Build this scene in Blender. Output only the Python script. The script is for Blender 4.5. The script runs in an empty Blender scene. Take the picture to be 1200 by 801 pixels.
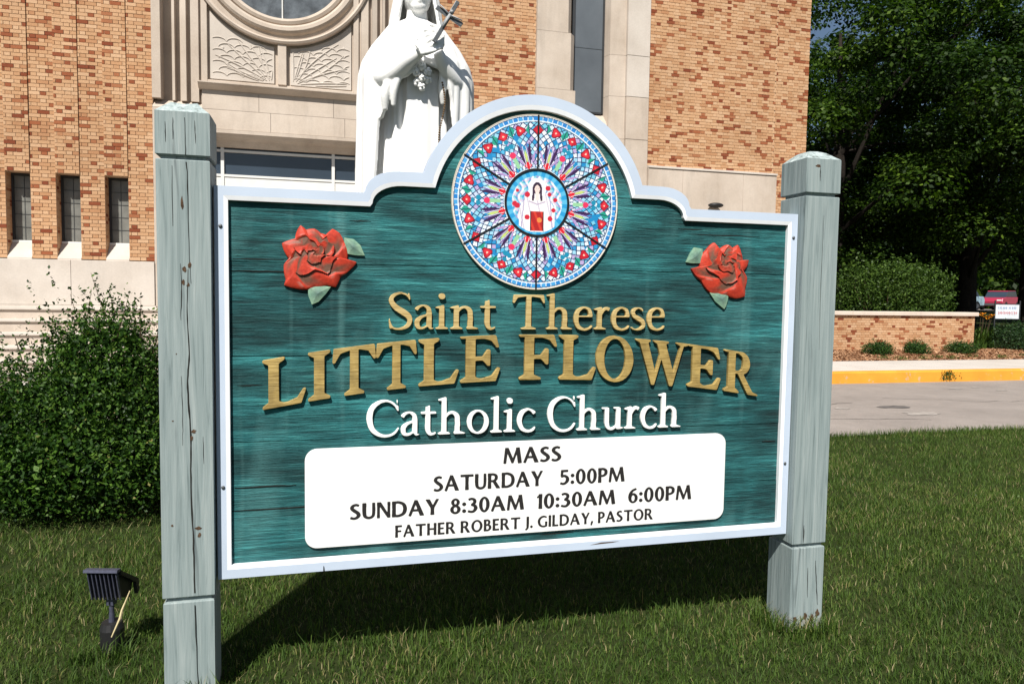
import bpy, bmesh, math, random
import numpy as np
from mathutils import Vector, Matrix
random.seed(7); rng = np.random.default_rng(11)
PI = math.pi
sc = bpy.context.scene
COL = sc.collection

# ------------------------------------------------------------------ camera
FW = Vector((0.2588, 0.9639, -0.0623)); RT = Vector((0.9657, -0.2589, 0.0143))
RT = (RT - FW * RT.dot(FW)).normalized(); FW.normalize(); UP = RT.cross(FW)
cam = bpy.data.cameras.new('camera'); cam_o = bpy.data.objects.new('camera', cam); COL.objects.link(cam_o)
cam.sensor_width = 36; cam.lens = 851.76 / 1200 * 36; cam.clip_end = 2000; cam.clip_start = .05
M = Matrix((RT, UP, -FW)).transposed().to_4x4(); M.translation = (0, 0, 1.52); cam_o.matrix_world = M
sc.camera = cam_o

# ------------------------------------------------------------------ light
SUN_EL, SUN_AZ = math.radians(50), math.radians(27)
w = bpy.data.worlds.new('World'); sc.world = w; w.use_nodes = True
nt = w.node_tree; nt.nodes.clear()
sky = nt.nodes.new('ShaderNodeTexSky'); sky.sky_type = 'NISHITA'; sky.sun_disc = False
sky.sun_elevation = SUN_EL; sky.sun_rotation = PI + SUN_AZ
bg = nt.nodes.new('ShaderNodeBackground'); bg.inputs[1].default_value = .05
wo = nt.nodes.new('ShaderNodeOutputWorld')
nt.links.new(sky.outputs[0], bg.inputs[0]); nt.links.new(bg.outputs[0], wo.inputs[0])
sl = bpy.data.lights.new('sun', 'SUN'); sl.energy = 5.0; sl.angle = math.radians(.5); sl.color = (1, .955, .88)
so = bpy.data.objects.new('sun', sl); COL.objects.link(so)
dirv = Vector((math.sin(SUN_AZ) * math.cos(SUN_EL), math.cos(SUN_AZ) * math.cos(SUN_EL), -math.sin(SUN_EL)))
so.rotation_euler = dirv.to_track_quat('-Z', 'Y').to_euler(); so.location = (-5, -10, 15)
sc.view_settings.view_transform = 'Standard'; sc.view_settings.look = 'None'
sc.view_settings.exposure = .55; sc.view_settings.gamma = 1
sc.render.engine = 'CYCLES'; sc.cycles.max_bounces = 6; sc.cycles.transparent_max_bounces = 8

# ------------------------------------------------------------------ helpers
def lin(c):
    return tuple(((v / 255) / 12.92 if v / 255 <= .04045 else ((v / 255 + .055) / 1.055) ** 2.4) for v in c)
def tag(o, label=None, cat=None, group=None, kind=None):
    if label: o['label'] = label
    if cat: o['category'] = cat
    if group: o['group'] = group
    if kind: o['kind'] = kind
    return o
def empty(name, loc=(0, 0, 0), rz=0, label=None, cat=None, group=None):
    o = bpy.data.objects.new(name, None); COL.objects.link(o); o.location = loc; o.rotation_euler = (0, 0, rz)
    o.empty_display_size = .2
    return tag(o, label, cat, group)
def link(name, me, parent=None, loc=None):
    o = bpy.data.objects.new(name, me); COL.objects.link(o)
    if parent: o.parent = parent
    if loc is not None: o.location = loc
    return o
class MB:
    def __init__(s): s.v = []; s.f = []; s.t = []; s.tone = 0.5
    def face(s, *idx): s.f.append(idx); s.t.append(s.tone)
    def box(s, x0, x1, y0, y1, z0, z1, skip=''):
        b = len(s.v)
        s.v += [(x0, y0, z0), (x1, y0, z0), (x1, y1, z0), (x0, y1, z0), (x0, y0, z1), (x1, y0, z1), (x1, y1, z1), (x0, y1, z1)]
        F = {'b': (3, 2, 1, 0), 't': (4, 5, 6, 7), 'f': (0, 1, 5, 4), 'r': (1, 2, 6, 5), 'k': (2, 3, 7, 6), 'l': (3, 0, 4, 7)}
        for k, q in F.items():
            if k not in skip: s.face(*[b + i for i in q])
        return s
    def prism(s, pts, axis, a, b):
        # pts polygon in 2D, extruded along axis from a to b
        n = len(pts); B = len(s.v)
        for val in (a, b):
            for p in pts:
                if axis == 'y': s.v.append((p[0], val, p[1]))
                elif axis == 'x': s.v.append((val, p[0], p[1]))
                else: s.v.append((p[0], p[1], val))
        s.face(*[B + i for i in range(n)]); s.face(*[B + n + i for i in reversed(range(n))])
        for i in range(n):
            j = (i + 1) % n; s.face(B + i, B + n + i, B + n + j, B + j)
        return s
    def tube(s, pts, rad, n=8, cap=True):
        pts = [Vector(p) for p in pts]; B = len(s.v); m = len(pts)
        if not hasattr(rad, '__len__'): rad = [rad] * m
        up = Vector((0, 0, 1)); prev = None
        for i, p in enumerate(pts):
            d = (pts[min(i + 1, m - 1)] - pts[max(i - 1, 0)]).normalized()
            a = d.cross(up if abs(d.z) < .95 else Vector((1, 0, 0))).normalized() if prev is None else (prev - d * prev.dot(d)).normalized()
            prev = a; c = d.cross(a)
            for k in range(n):
                t = 2 * PI * k / n; s.v.append(tuple(p + (a * math.cos(t) + c * math.sin(t)) * rad[i]))
        for i in range(m - 1):
            for k in range(n):
                k2 = (k + 1) % n; s.face(B + i * n + k, B + i * n + k2, B + (i + 1) * n + k2, B + (i + 1) * n + k)
        if cap:
            s.face(*[B + k for k in reversed(range(n))]); s.face(*[B + (m - 1) * n + k for k in range(n)])
        return s
    def grid(s, P, close=False):
        # P: list of rows of points
        B = len(s.v); r = len(P); c = len(P[0])
        for row in P: s.v += [tuple(p) for p in row]
        for i in range(r - 1):
            for j in range(c if close else c - 1):
                j2 = (j + 1) % c; s.face(B + i * c + j, B + i * c + j2, B + (i + 1) * c + j2, B + (i + 1) * c + j)
        return B
    def ball(s, c, r, sx=1, sy=1, sz=1, n=12, m=8):
        rows = []
        for i in range(m + 1):
            ph = PI * i / m; rr = max(math.sin(ph), .001)
            rows.append([(c[0] + r * sx * rr * math.cos(2 * PI * k / n), c[1] + r * sy * rr * math.sin(2 * PI * k / n), c[2] - r * sz * math.cos(ph)) for k in range(n)])
        s.grid(rows, True); return s
    def mesh(s, name, mat, smooth=False):
        me = bpy.data.meshes.new(name); me.from_pydata(s.v, [], s.f)
        a = me.attributes.new('tone', 'FLOAT', 'FACE'); a.data.foreach_set('value', s.t)
        if mat: me.materials.append(mat)
        if smooth: me.shade_smooth()
        me.update(); return me
    def build(s, name, mat, parent=None, smooth=False, bevel=0, loc=None):
        o = link(name, s.mesh(name, mat, smooth), parent, loc)
        if bevel:
            b = o.modifiers.new('bevel', 'BEVEL'); b.width = bevel; b.segments = 2; b.limit_method = 'ANGLE'
        return o
def np_mesh(name, V, F, tone, mat, parent=None, k=4):
    me = bpy.data.meshes.new(name); nf = len(F)
    me.vertices.add(len(V)); me.vertices.foreach_set('co', V.astype(np.float32).ravel())
    me.loops.add(nf * k); me.loops.foreach_set('vertex_index', F.astype(np.int32).ravel())
    me.polygons.add(nf); me.polygons.foreach_set('loop_start', np.arange(0, nf * k, k, dtype=np.int32))
    try: me.polygons.foreach_set('loop_total', np.full(nf, k, dtype=np.int32))
    except Exception: pass
    me.update(calc_edges=True)
    a = me.attributes.new('tone', 'FLOAT', 'FACE'); a.data.foreach_set('value', tone.astype(np.float32))
    me.materials.append(mat)
    return link(name, me, parent)

# ------------------------------------------------------------------ materials
class Mat:
    def __init__(s, name, rough=.8, spec=.3):
        s.m = bpy.data.materials.new(name); s.m.use_nodes = True; s.t = s.m.node_tree
        s.p = s.t.nodes['Principled BSDF']; s.p.inputs['Roughness'].default_value = rough
        s.p.inputs['Specular IOR Level'].default_value = spec
    def n(s, typ, **kw):
        nd = s.t.nodes.new(typ)
        for k, v in kw.items():
            if isinstance(k, str) and hasattr(nd, k): setattr(nd, k, v)
            else: nd.inputs[k.replace('_', ' ')].default_value = v
        return nd
    def l(s, a, b): s.t.links.new(a, b); return s
    def coord(s, scale=(1, 1, 1), which='Object'):
        tc = s.n('ShaderNodeTexCoord'); mp = s.n('ShaderNodeMapping'); mp.inputs['Scale'].default_value = scale
        s.l(tc.outputs[which], mp.inputs[0]); return mp.outputs[0]
    def noise(s, scale, vec, detail=4, rough=.55, dist=0):
        nd = s.n('ShaderNodeTexNoise'); nd.inputs['Scale'].default_value = scale; nd.inputs['Detail'].default_value = detail
        nd.inputs['Roughness'].default_value = rough; nd.inputs['Distortion'].default_value = dist
        s.l(vec, nd.inputs['Vector']); return nd.outputs[0]
    def ramp(s, fac, stops, interp='LINEAR'):
        r = s.n('ShaderNodeValToRGB'); r.color_ramp.interpolation = interp
        e = r.color_ramp.elements
        while len(e) > 1: e.remove(e[-1])
        e[0].position = stops[0][0]; e[0].color = (*stops[0][1], 1)
        for p, c in stops[1:]:
            k = e.new(p); k.color = (*c, 1)
        s.l(fac, r.inputs[0]); return r.outputs[0]
    def mix(s, fac, a, b, mode='MIX'):
        m = s.n('ShaderNodeMix'); m.data_type = 'RGBA'; m.blend_type = mode
        for sock, v in ((m.inputs[0], fac), (m.inputs[6], a), (m.inputs[7], b)):
            if isinstance(v, (int, float)): sock.default_value = v
            elif isinstance(v, tuple): sock.default_value = (*v, 1)
            else: s.l(v, sock)
        return m.outputs[2]
    def col(s, c):
        if isinstance(c, tuple): s.p.inputs[0].default_value = (*c, 1)
        else: s.l(c, s.p.inputs[0])
        return s
    def attr(s, name='tone', out=2):
        a = s.n('ShaderNodeAttribute'); a.attribute_name = name; return a.outputs[out]
    def bump(s, h, strength=.3, dist=.01):
        b = s.n('ShaderNodeBump'); b.inputs['Strength'].default_value = strength; b.inputs['Distance'].default_value = dist
        s.l(h, b.inputs['Height']); s.l(b.outputs[0], s.p.inputs['Normal']); return s
def G(v): return (v, v, v)
mats = {}
def simple(name, c, rough=.7, spec=.3, metal=0, var=.12, sc_=8, bump=0):
    m = Mat(name, rough, spec); v = m.coord(); n = m.noise(sc_, v)
    f = m.ramp(n, [(.3, G(1 - var)), (.7, G(1 + var * .5))])
    m.col(m.mix(1.0, c, f, 'MULTIPLY')); m.p.inputs['Metallic'].default_value = metal
    if bump: m.bump(m.noise(sc_ * 6, v), bump, .004)
    mats[name] = m.m; return m.m

# brick
m = Mat('brick', .9, .15); t = m.attr()
c = m.ramp(t, [(0, (.19, .05, .024)), (.10, (.30, .10, .045)), (.15, (.38, .18, .09)), (.24, (.44, .24, .125)), (.5, (.49, .29, .16)), (.8, (.52, .32, .185)), (1, (.55, .355, .215))])
v = m.coord(which='Object'); geo = m.n('ShaderNodeNewGeometry')
n1 = m.noise(60, geo.outputs['Position'], 3); c = m.mix(1.0, c, m.ramp(n1, [(.25, G(.8)), (.75, G(1.12))]), 'MULTIPLY')
n2 = m.noise(.7, geo.outputs['Position'], 4); c = m.mix(1.0, c, m.ramp(n2, [(.3, G(.88)), (.7, G(1.06))]), 'MULTIPLY')
m.col(c).bump(n1, .35, .004); BRICK = m.m
simple('mortar', (.52, .36, .235), .95, .1, sc_=30, bump=.3); MORTAR = mats['mortar']
# limestone
def stone(name, c, dirt=.25):
    m = Mat(name, .85, .2); geo = m.n('ShaderNodeNewGeometry'); P = geo.outputs['Position']
    n1 = m.noise(1.3, P, 6, .6); n2 = m.noise(40, P, 3)
    mp = m.n('ShaderNodeMapping'); mp.inputs['Scale'].default_value = (3.1, 3.1, .55); m.l(P, mp.inputs[0])
    n3 = m.noise(1.2, mp.outputs[0], 5, .65)
    cc = m.mix(1.0, c, m.ramp(n1, [(.3, (1 - dirt * .6, 1 - dirt * .7, 1 - dirt * .8)), (.65, G(1.03))]), 'MULTIPLY')
    cc = m.mix(1.0, cc, m.ramp(n3, [(.25, G(1 - dirt * .55)), (.5, G(1))]), 'MULTIPLY')
    cc = m.mix(1.0, cc, m.ramp(n2, [(.2, G(.93)), (.8, G(1.05))]), 'MULTIPLY')
    m.col(cc).bump(n2, .2, .004); return m.m
LIME = stone('limestone', (.505, .435, .37), .3); LIME2 = stone('limestone_pale', (.53, .48, .43), .2)
CONC = stone('concrete', (.52, .48, .44), .15); CAPSTONE = stone('capstone', (.60, .52, .45), .15)
GLASS = simple('window_glass', (.035, .05, .07), .12, .6, var=.3, sc_=.6)
STAINED = simple('leaded_glass', (.10, .115, .13), .3, .5, var=.5, sc_=6, bump=.4)
LGLASS = simple('pale_leaded_glass', (.17, .17, .155), .3, .5, var=.45, sc_=3)
ALU = simple('white_frame', (.66, .66, .64), .45, .4, var=.05)
DARKMET = simple('dark_frame', (.03, .032, .035), .5, .4)
CAULK = simple('dark_joint', (.09, .075, .06), .9)
# weathered post paint
m = Mat('post_paint', .62, .3); v = m.coord((1, 1, 1)); geo = m.n('ShaderNodeNewGeometry')
P = geo.outputs['Position']; mp = m.n('ShaderNodeMapping'); mp.inputs['Scale'].default_value = (55, 55, 2.2); m.l(P, mp.inputs[0])
g = m.noise(1, mp.outputs[0], 6, .6, .6); mp2 = m.n('ShaderNodeMapping'); mp2.inputs['Scale'].default_value = (20, 20, 1.0); m.l(P, mp2.inputs[0])
g2 = m.noise(1, mp2.outputs[0], 4, .6, 1.2)
c = m.ramp(g, [(.25, (.10, .135, .138)), (.42, (.21, .26, .262)), (.6, (.265, .315, .315)), (.8, (.36, .40, .395))])
c = m.mix(m.ramp(g2, [(.30, G(.75)), (.40, G(0))]), c, (.095, .12, .125))
pn = m.noise(14, P, 5, .7); mp3 = m.n('ShaderNodeMapping'); mp3.inputs['Scale'].default_value = (30, 30, 9); m.l(P, mp3.inputs[0]); pn = m.noise(1, mp3.outputs[0], 5, .65)
c = m.mix(m.ramp(pn, [(.745, G(0)), (.765, G(1))]), c, (.17, .11, .065))
sp = m.n('ShaderNodeSeparateXYZ'); m.l(P, sp.inputs[0])
mr = m.n('ShaderNodeMapRange'); mr.inputs[1].default_value = .02; mr.inputs[2].default_value = .22; mr.inputs[3].default_value = .62; mr.inputs[4].default_value = .0; m.l(sp.outputs[2], mr.inputs[0])
ad = m.n('ShaderNodeMath', operation='MULTIPLY'); m.l(mr.outputs[0], ad.inputs[0]); m.l(m.noise(30, P, 5, .7), ad.inputs[1])
c = m.mix(m.ramp(ad.outputs[0], [(.22, G(0)), (.33, G(.8))]), c, (.30, .27, .22))
hh = m.n('ShaderNodeMath', operation='ADD'); m.l(g, hh.inputs[0]); m.l(g2, hh.inputs[1])
m.col(c).bump(hh.outputs[0], .55, .006); POST = m.m
CRACK = simple('crack', (.022, .022, .02), .95, .05); KNOT = simple('knot', (.095, .06, .038), .9, .1, var=.6, sc_=120)
m = Mat('post_top', .85, .2); P = m.n('ShaderNodeNewGeometry').outputs['Position']; n1 = m.noise(38, P, 6, .7); n2 = m.noise(12, P, 3)
c = m.ramp(n1, [(.33, (.10, .10, .09)), (.45, (.27, .33, .33)), (.62, (.42, .48, .48)), (.72, (.70, .72, .70))]); m.col(c).bump(n1, .6, .006); POSTTOP = m.m
# frame paint
FRAME = simple('frame_paint', (.47, .545, .66), .5, .35, var=.06, sc_=5); BEVELW = simple('white_bevel', (.80, .82, .85), .5, .35, var=.04, sc_=20)
# teal sand-blasted wood
m = Mat('teal_wood', .72, .3); P = m.n('ShaderNodeNewGeometry').outputs['Position']
mp = m.n('ShaderNodeMapping'); mp.inputs['Scale'].default_value = (5.0, 3, 95); m.l(P, mp.inputs[0]); g = m.noise(1, mp.outputs[0], 5, .6, .35)
mpx = m.n('ShaderNodeMapping'); mpx.inputs['Scale'].default_value = (14, 3, 260); m.l(P, mpx.inputs[0]); gx_ = m.noise(1, mpx.outputs[0], 6, .7, .2)
mp2 = m.n('ShaderNodeMapping'); mp2.inputs['Scale'].default_value = (1.7, 2, 8); m.l(P, mp2.inputs[0]); g2 = m.noise(1, mp2.outputs[0], 4, .55, .5)
mp3 = m.n('ShaderNodeMapping'); mp3.inputs['Scale'].default_value = (5.5, 3, 2.2); m.l(P, mp3.inputs[0]); g3 = m.noise(1, mp3.outputs[0], 3, .5)
mp4 = m.n('ShaderNodeMapping'); mp4.inputs['Scale'].default_value = (14, 3, .7); m.l(P, mp4.inputs[0]); g4 = m.noise(1, mp4.outputs[0], 2, .5)
c = m.ramp(g, [(.28, (.004, .036, .040)), (.45, (.010, .078, .084)), (.6, (.018, .115, .120)), (.78, (.055, .23, .225))])
c = m.mix(1.0, c, m.ramp(gx_, [(.3, G(.68)), (.5, G(1)), (.68, G(1.25))]), 'MULTIPLY')
c = m.mix(1.0, c, m.ramp(g2, [(.3, G(.30)), (.47, G(.85)), (.66, G(1.9))]), 'MULTIPLY')
c = m.mix(m.ramp(g3, [(.53, G(0)), (.78, G(.5))]), c, (.09, .25, .25))
c = m.mix(m.ramp(g4, [(.62, G(0)), (.78, G(.22))]), c, (.17, .38, .37))
hh = m.n('ShaderNodeMath', operation='MULTIPLY_ADD'); m.l(g, hh.inputs[0]); hh.inputs[1].default_value = .8; m.l(gx_, hh.inputs[2])
m.col(c).bump(hh.outputs[0], .9, .007); TEAL = m.m
# gold letters
m = Mat('gold_paint', .55, .4); P = m.n('ShaderNodeNewGeometry').outputs['Position']
mp = m.n('ShaderNodeMapping'); mp.inputs['Scale'].default_value = (9, 9, 330); m.l(P, mp.inputs[0]); g = m.noise(1, mp.outputs[0], 4, .6)
c = m.ramp(g, [(.30, (.24, .15, .045)), (.46, (.44, .32, .125)), (.72, (.60, .47, .23))]); m.col(c).bump(g, .5, .003); GOLD = m.m
m = Mat('dark_gold_paint', .55, .4); P = m.n('ShaderNodeNewGeometry').outputs['Position']
mp = m.n('ShaderNodeMapping'); mp.inputs['Scale'].default_value = (12, 9, 420); m.l(P, mp.inputs[0]); g = m.noise(1, mp.outputs[0], 4, .65); g2 = m.noise(14, P, 4, .6)
c = m.ramp(g, [(.30, (.15, .09, .022)), (.46, (.34, .235, .07)), (.70, (.50, .37, .14))]); c = m.mix(1.0, c, m.ramp(g2, [(.35, G(.72)), (.65, G(1.12))]), 'MULTIPLY'); m.col(c).bump(g, .6, .003); GOLD2 = m.m
m = Mat('white_letter_paint', .5, .3); P = m.n('ShaderNodeNewGeometry').outputs['Position']
mp = m.n('ShaderNodeMapping'); mp.inputs['Scale'].default_value = (7, 7, 110); m.l(P, mp.inputs[0]); g = m.noise(1, mp.outputs[0], 4, .6)
m.col(m.ramp(g, [(.2, (.55, .52, .47)), (.38, (.82, .82, .80))])).bump(g, .4, .002); WLET = m.m
m = Mat('white_panel', .35, .4); P = m.n('ShaderNodeNewGeometry').outputs['Position']
g = m.noise(9, P, 5, .7); mp = m.n('ShaderNodeMapping'); mp.inputs['Scale'].default_value = (6, 6, 26); m.l(P, mp.inputs[0]); g2 = m.noise(1, mp.outputs[0], 6, .7)
m.col(m.mix(m.ramp(g2, [(.68, G(0)), (.76, G(.35))]), (.80, .80, .79), (.66, .62, .55))); PANELW = m.m
INK = simple('black_lettering', (.022, .02, .02), .5); BLACKLEAD = simple('black_lead', (.012, .013, .016), .45)
m = Mat('painted', .5, .4); m.col(m.attr('Col', 0)); PAINTED = m.m
m = Mat('rose_paint', .55, .3); c0 = m.attr('Col', 0); P = m.n('ShaderNodeNewGeometry').outputs['Position']; g = m.noise(90, P, 4, .7)
m.col(m.mix(1.0, c0, m.ramp(g, [(.3, G(.75)), (.7, G(1.15))]), 'MULTIPLY')).bump(g, .3, .003); ROSEP = m.m
# vegetation
def foliage(name, stops, trans=.25, rough=.6, spec=.25):
    m = Mat(name, rough, spec); c = m.ramp(m.attr(), stops); m.col(c)
    tr = m.n('ShaderNodeBsdfTranslucent'); m.l(m.mix(1.0, c, (1.1, 1.35, .55), 'MULTIPLY'), tr.inputs[0])
    ms = m.n('ShaderNodeMixShader'); ms.inputs[0].default_value = trans
    out = [n for n in m.t.nodes if n.type == 'OUTPUT_MATERIAL'][0]
    m.l(m.p.outputs[0], ms.inputs[1]); m.l(tr.outputs[0], ms.inputs[2]); m.l(ms.outputs[0], out.inputs[0])
    return m.m
GRASS = foliage('grass_blades', [(0, (.014, .034, .006)), (.3, (.045, .090, .014)), (.6, (.098, .155, .027)), (.83, (.17, .215, .05)), (.91, (.25, .21, .09)), (1, (.36, .31, .18))], .35, .6, .2)
LEAFB = foliage('bush_leaves', [(0, (.008, .025, .004)), (.5, (.022, .060, .008)), (.85, (.058, .125, .014)), (.99, (.09, .16, .025)), (1, (.2, .17, .06))], .22, .5, .18)
LEAFT = foliage('maple_leaves', [(0, (.005, .014, .003)), (.45, (.016, .038, .005)), (.75, (.046, .088, .009)), (1, (.09, .15, .015))], .32, .55, .15)
LEAFS = foliage('shrub_leaves', [(0, (.02, .045, .008)), (.5, (.045, .088, .014)), (1, (.09, .15, .025))], .25, .5, .2)
LEAFD = foliage('low_shrub_leaves', [(0, (.012, .03, .01)), (.5, (.02, .05, .016)), (1, (.04, .085, .02))], .2, .5, .3)
LEAFS2 = foliage('low_leaves', [(0, (.010, .03, .008)), (.5, (.026, .065, .014)), (1, (.06, .12, .02))], .2, .5, .2)
BARK = simple('bark', (.022, .018, .015), .95, .1, var=.5, sc_=14, bump=.8)
TWIG = simple('twig', (.07, .05, .03), .9, .1)
ORANGE = simple('orange_petal', (.75, .30, .02), .5)
m = Mat('soil', .98, .05); P = m.n('ShaderNodeNewGeometry').outputs['Position']; n1 = m.noise(25, P, 5, .7); n2 = m.noise(2, P, 4)
c = m.mix(m.ramp(n2, [(.35, G(0)), (.65, G(1))]), m.ramp(n1, [(.3, (.010, .018, .006)), (.7, (.035, .045, .014))]), m.ramp(n1, [(.3, (.014, .022, .007)), (.7, (.045, .055, .018))]))
m.col(c).bump(n1, .5, .02); SOIL = m.m
m = Mat('asphalt', .9, .15); P = m.n('ShaderNodeNewGeometry').outputs['Position']; n1 = m.noise(160, P, 4, .7); n2 = m.noise(.9, P, 5, .6); n3 = m.noise(4, P, 5, .7)
c = m.ramp(n1, [(.3, (.20, .175, .16)), (.7, (.33, .295, .27))])
c = m.mix(1.0, c, m.ramp(n2, [(.3, G(.85)), (.7, G(1.1))]), 'MULTIPLY'); c = m.mix(1.0, c, m.ramp(n3, [(.3, G(.92)), (.7, G(1.05))]), 'MULTIPLY')
m.col(c).bump(n1, .5, .006); ASPH = m.m
m = Mat('yellow_paint', .7, .2); P = m.n('ShaderNodeNewGeometry').outputs['Position']; n1 = m.noise(7, P, 6, .7); n2 = m.noise(2, P, 4)
c = m.mix(m.ramp(n1, [(.60, G(0)), (.66, G(.8))]), (.66, .285, .035), (.42, .34, .24)); m.col(m.mix(1.0, c, m.ramp(n2, [(.3, G(.82)), (.7, G(1.08))]), 'MULTIPLY')).bump(n1, .3, .01); YEL = m.m
m = Mat('mulch', .95, .1); m.col(m.ramp(m.attr(), [(0, (.15, .065, .035)), (.5, (.36, .19, .10)), (1, (.52, .33, .20))])); MULCH = m.m
m = Mat('mulch_base', .95, .05); P = m.n('ShaderNodeNewGeometry').outputs['Position']; n1 = m.noise(30, P, 5, .8)
m.col(m.ramp(n1, [(.3, (.18, .085, .045)), (.7, (.46, .26, .15))])).bump(n1, .8, .03); MULCHB = m.m
WHITE = simple('white_statue_paint', (.83, .83, .82), .5, .35, var=.05, sc_=9, bump=.1)
GREYM = simple('grey_metal', (.11, .12, .13), .45, .5, .4, var=.3, sc_=40)
LAMPM = simple('lamp_housing', (.075, .08, .12), .45, .5, .3, var=.3, sc_=60)
BLACKP = simple('black_plastic', (.014, .014, .015), .5, .4)
BRASS = simple('brown_beads', (.14, .08, .03), .5)

# ------------------------------------------------------------------ glyphs
def cr(pts, n=8):
    P = np.array(pts, float); P = np.vstack([2 * P[0] - P[1], P, 2 * P[-1] - P[-2]]); out = []
    for i in range(1, len(P) - 2):
        for t in np.linspace(0, 1, n, endpoint=False):
            a, b, c_, d = P[i - 1], P[i], P[i + 1], P[i + 2]
            out.append(.5 * ((2 * b) + (-a + c_) * t + (2 * a - 5 * b + 4 * c_ - d) * t * t + (-a + 3 * b - 3 * c_ + d) * t ** 3))
    out.append(P[-2]); return np.array(out)
def Rb(*pts):       # ribbon of varying width through (x, y, w)
    C = cr(pts); d = np.gradient(C[:, :2], axis=0); d /= np.linalg.norm(d, axis=1)[:, None] + 1e-9
    nrm = np.c_[-d[:, 1], d[:, 0]] * (C[:, 2:3] / 2)
    quads = []
    for i in range(len(C) - 1):
        a, b = C[i, :2], C[i + 1, :2]
        quads.append([a + nrm[i], b + nrm[i + 1], b - nrm[i + 1], a - nrm[i]])
    return ('Q', quads)
def Pg(*pts): return ('P', [tuple(p) for p in pts])
def El(cx, cy, rx, ry, n=40, tilt=0):
    return [(cx + rx * math.cos(2 * PI * k / n + 0) * 1.0 + tilt * math.sin(2 * PI * k / n) * ry, cy + ry * math.sin(2 * PI * k / n)) for k in range(n)]
def Dd(o, i): return ('D', o, i)
def arc(cx, cy, rx, ry, a0, a1, thin, thick, n=7):
    pts = []
    for k in range(n):
        a = math.radians(a0 + (a1 - a0) * k / (n - 1)); pts.append((cx + rx * math.cos(a), cy + ry * math.sin(a), thin + (thick - thin) * abs(math.cos(a)) ** 1.5))
    return Rb(*pts)
def St(x0, x1, y0, y1): return Pg((x0, y0), (x1, y0), (x1, y1), (x0, y1))
def Sf(x0, x1, y, s0, s1, d=1, t=.05, b=.12): return Pg((x0, y), (x1, y), (x1, y + t * d), (s1, y + b * d), (s0, y + b * d), (x0, y + t * d))
GL = {}
s_ = .2
GL['L'] = [St(.12, .32, 0, 1), Sf(0, .44, 1, .12, .32, -1), Sf(0, .44, 0, .12, .32), Pg((.1, 0), (.76, 0), (.86, .30), (.80, .30), (.68, .13), (.5, .075), (.3, .07))]
GL['I'] = [St(.12, .32, 0, 1), Sf(0, .44, 1, .12, .32, -1), Sf(0, .44, 0, .12, .32)]
GL['T'] = [St(.40, .60, 0, 1), Sf(.27, .73, 0, .40, .60), Pg((.03, 1), (.97, 1), (1.0, .70), (.94, .70), (.82, .88), (.6, .93), (.4, .93), (.18, .88), (.06, .70), (0, .70))]
armT = Pg((0, 1), (.76, 1), (.83, .73), (.77, .73), (.66, .88), (.5, .93), (.3, .93), (0, .95))
armM = Pg((.3, .46), (.48, .46), (.58, .34), (.64, .34), (.64, .70), (.58, .70), (.48, .55), (.3, .55))
GL['E'] = [St(.12, .32, 0, 1), armT, armM, Sf(0, .44, 0, .12, .32), Pg((.1, 0), (.76, 0), (.86, .30), (.80, .30), (.68, .13), (.5, .075), (.3, .07))]
GL['F'] = [St(.12, .32, 0, 1), armT, armM, Sf(0, .48, 0, .12, .32)]
GL['O'] = [Dd(El(.45, .5, .45, .53), El(.45, .5, .255, .455))]
GL['W'] = [Pg((.07, 1), (.29, 1), (.505, .22), (.47, -.04), (.40, -.04)), Pg((.41, -.04), (.475, -.04), (.70, .78), (.66, .88)), Pg((.50, 1), (.73, 1), (.97, .22), (.92, -.04), (.85, -.04)),
           Pg((.86, -.04), (.93, -.04), (1.22, 1), (1.14, 1)), Sf(0, .37, 1, .10, .28, -1, .045, .08), Sf(.45, .82, 1, .52, .72, -1, .045, .08), Sf(1.02, 1.32, 1, 1.12, 1.22, -1, .045, .08)]
GL['R'] = [St(.12, .32, 0, 1), Sf(0, .44, 0, .12, .32), St(0, .45, .945, 1), St(.3, .46, .46, .53), arc(.44, .73, .21, .235, 92, -92, .075, .20), Pg((.36, .52), (.54, .50), (.84, .08), (1.0, .045), (1.0, 0), (.70, 0))]
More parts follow.
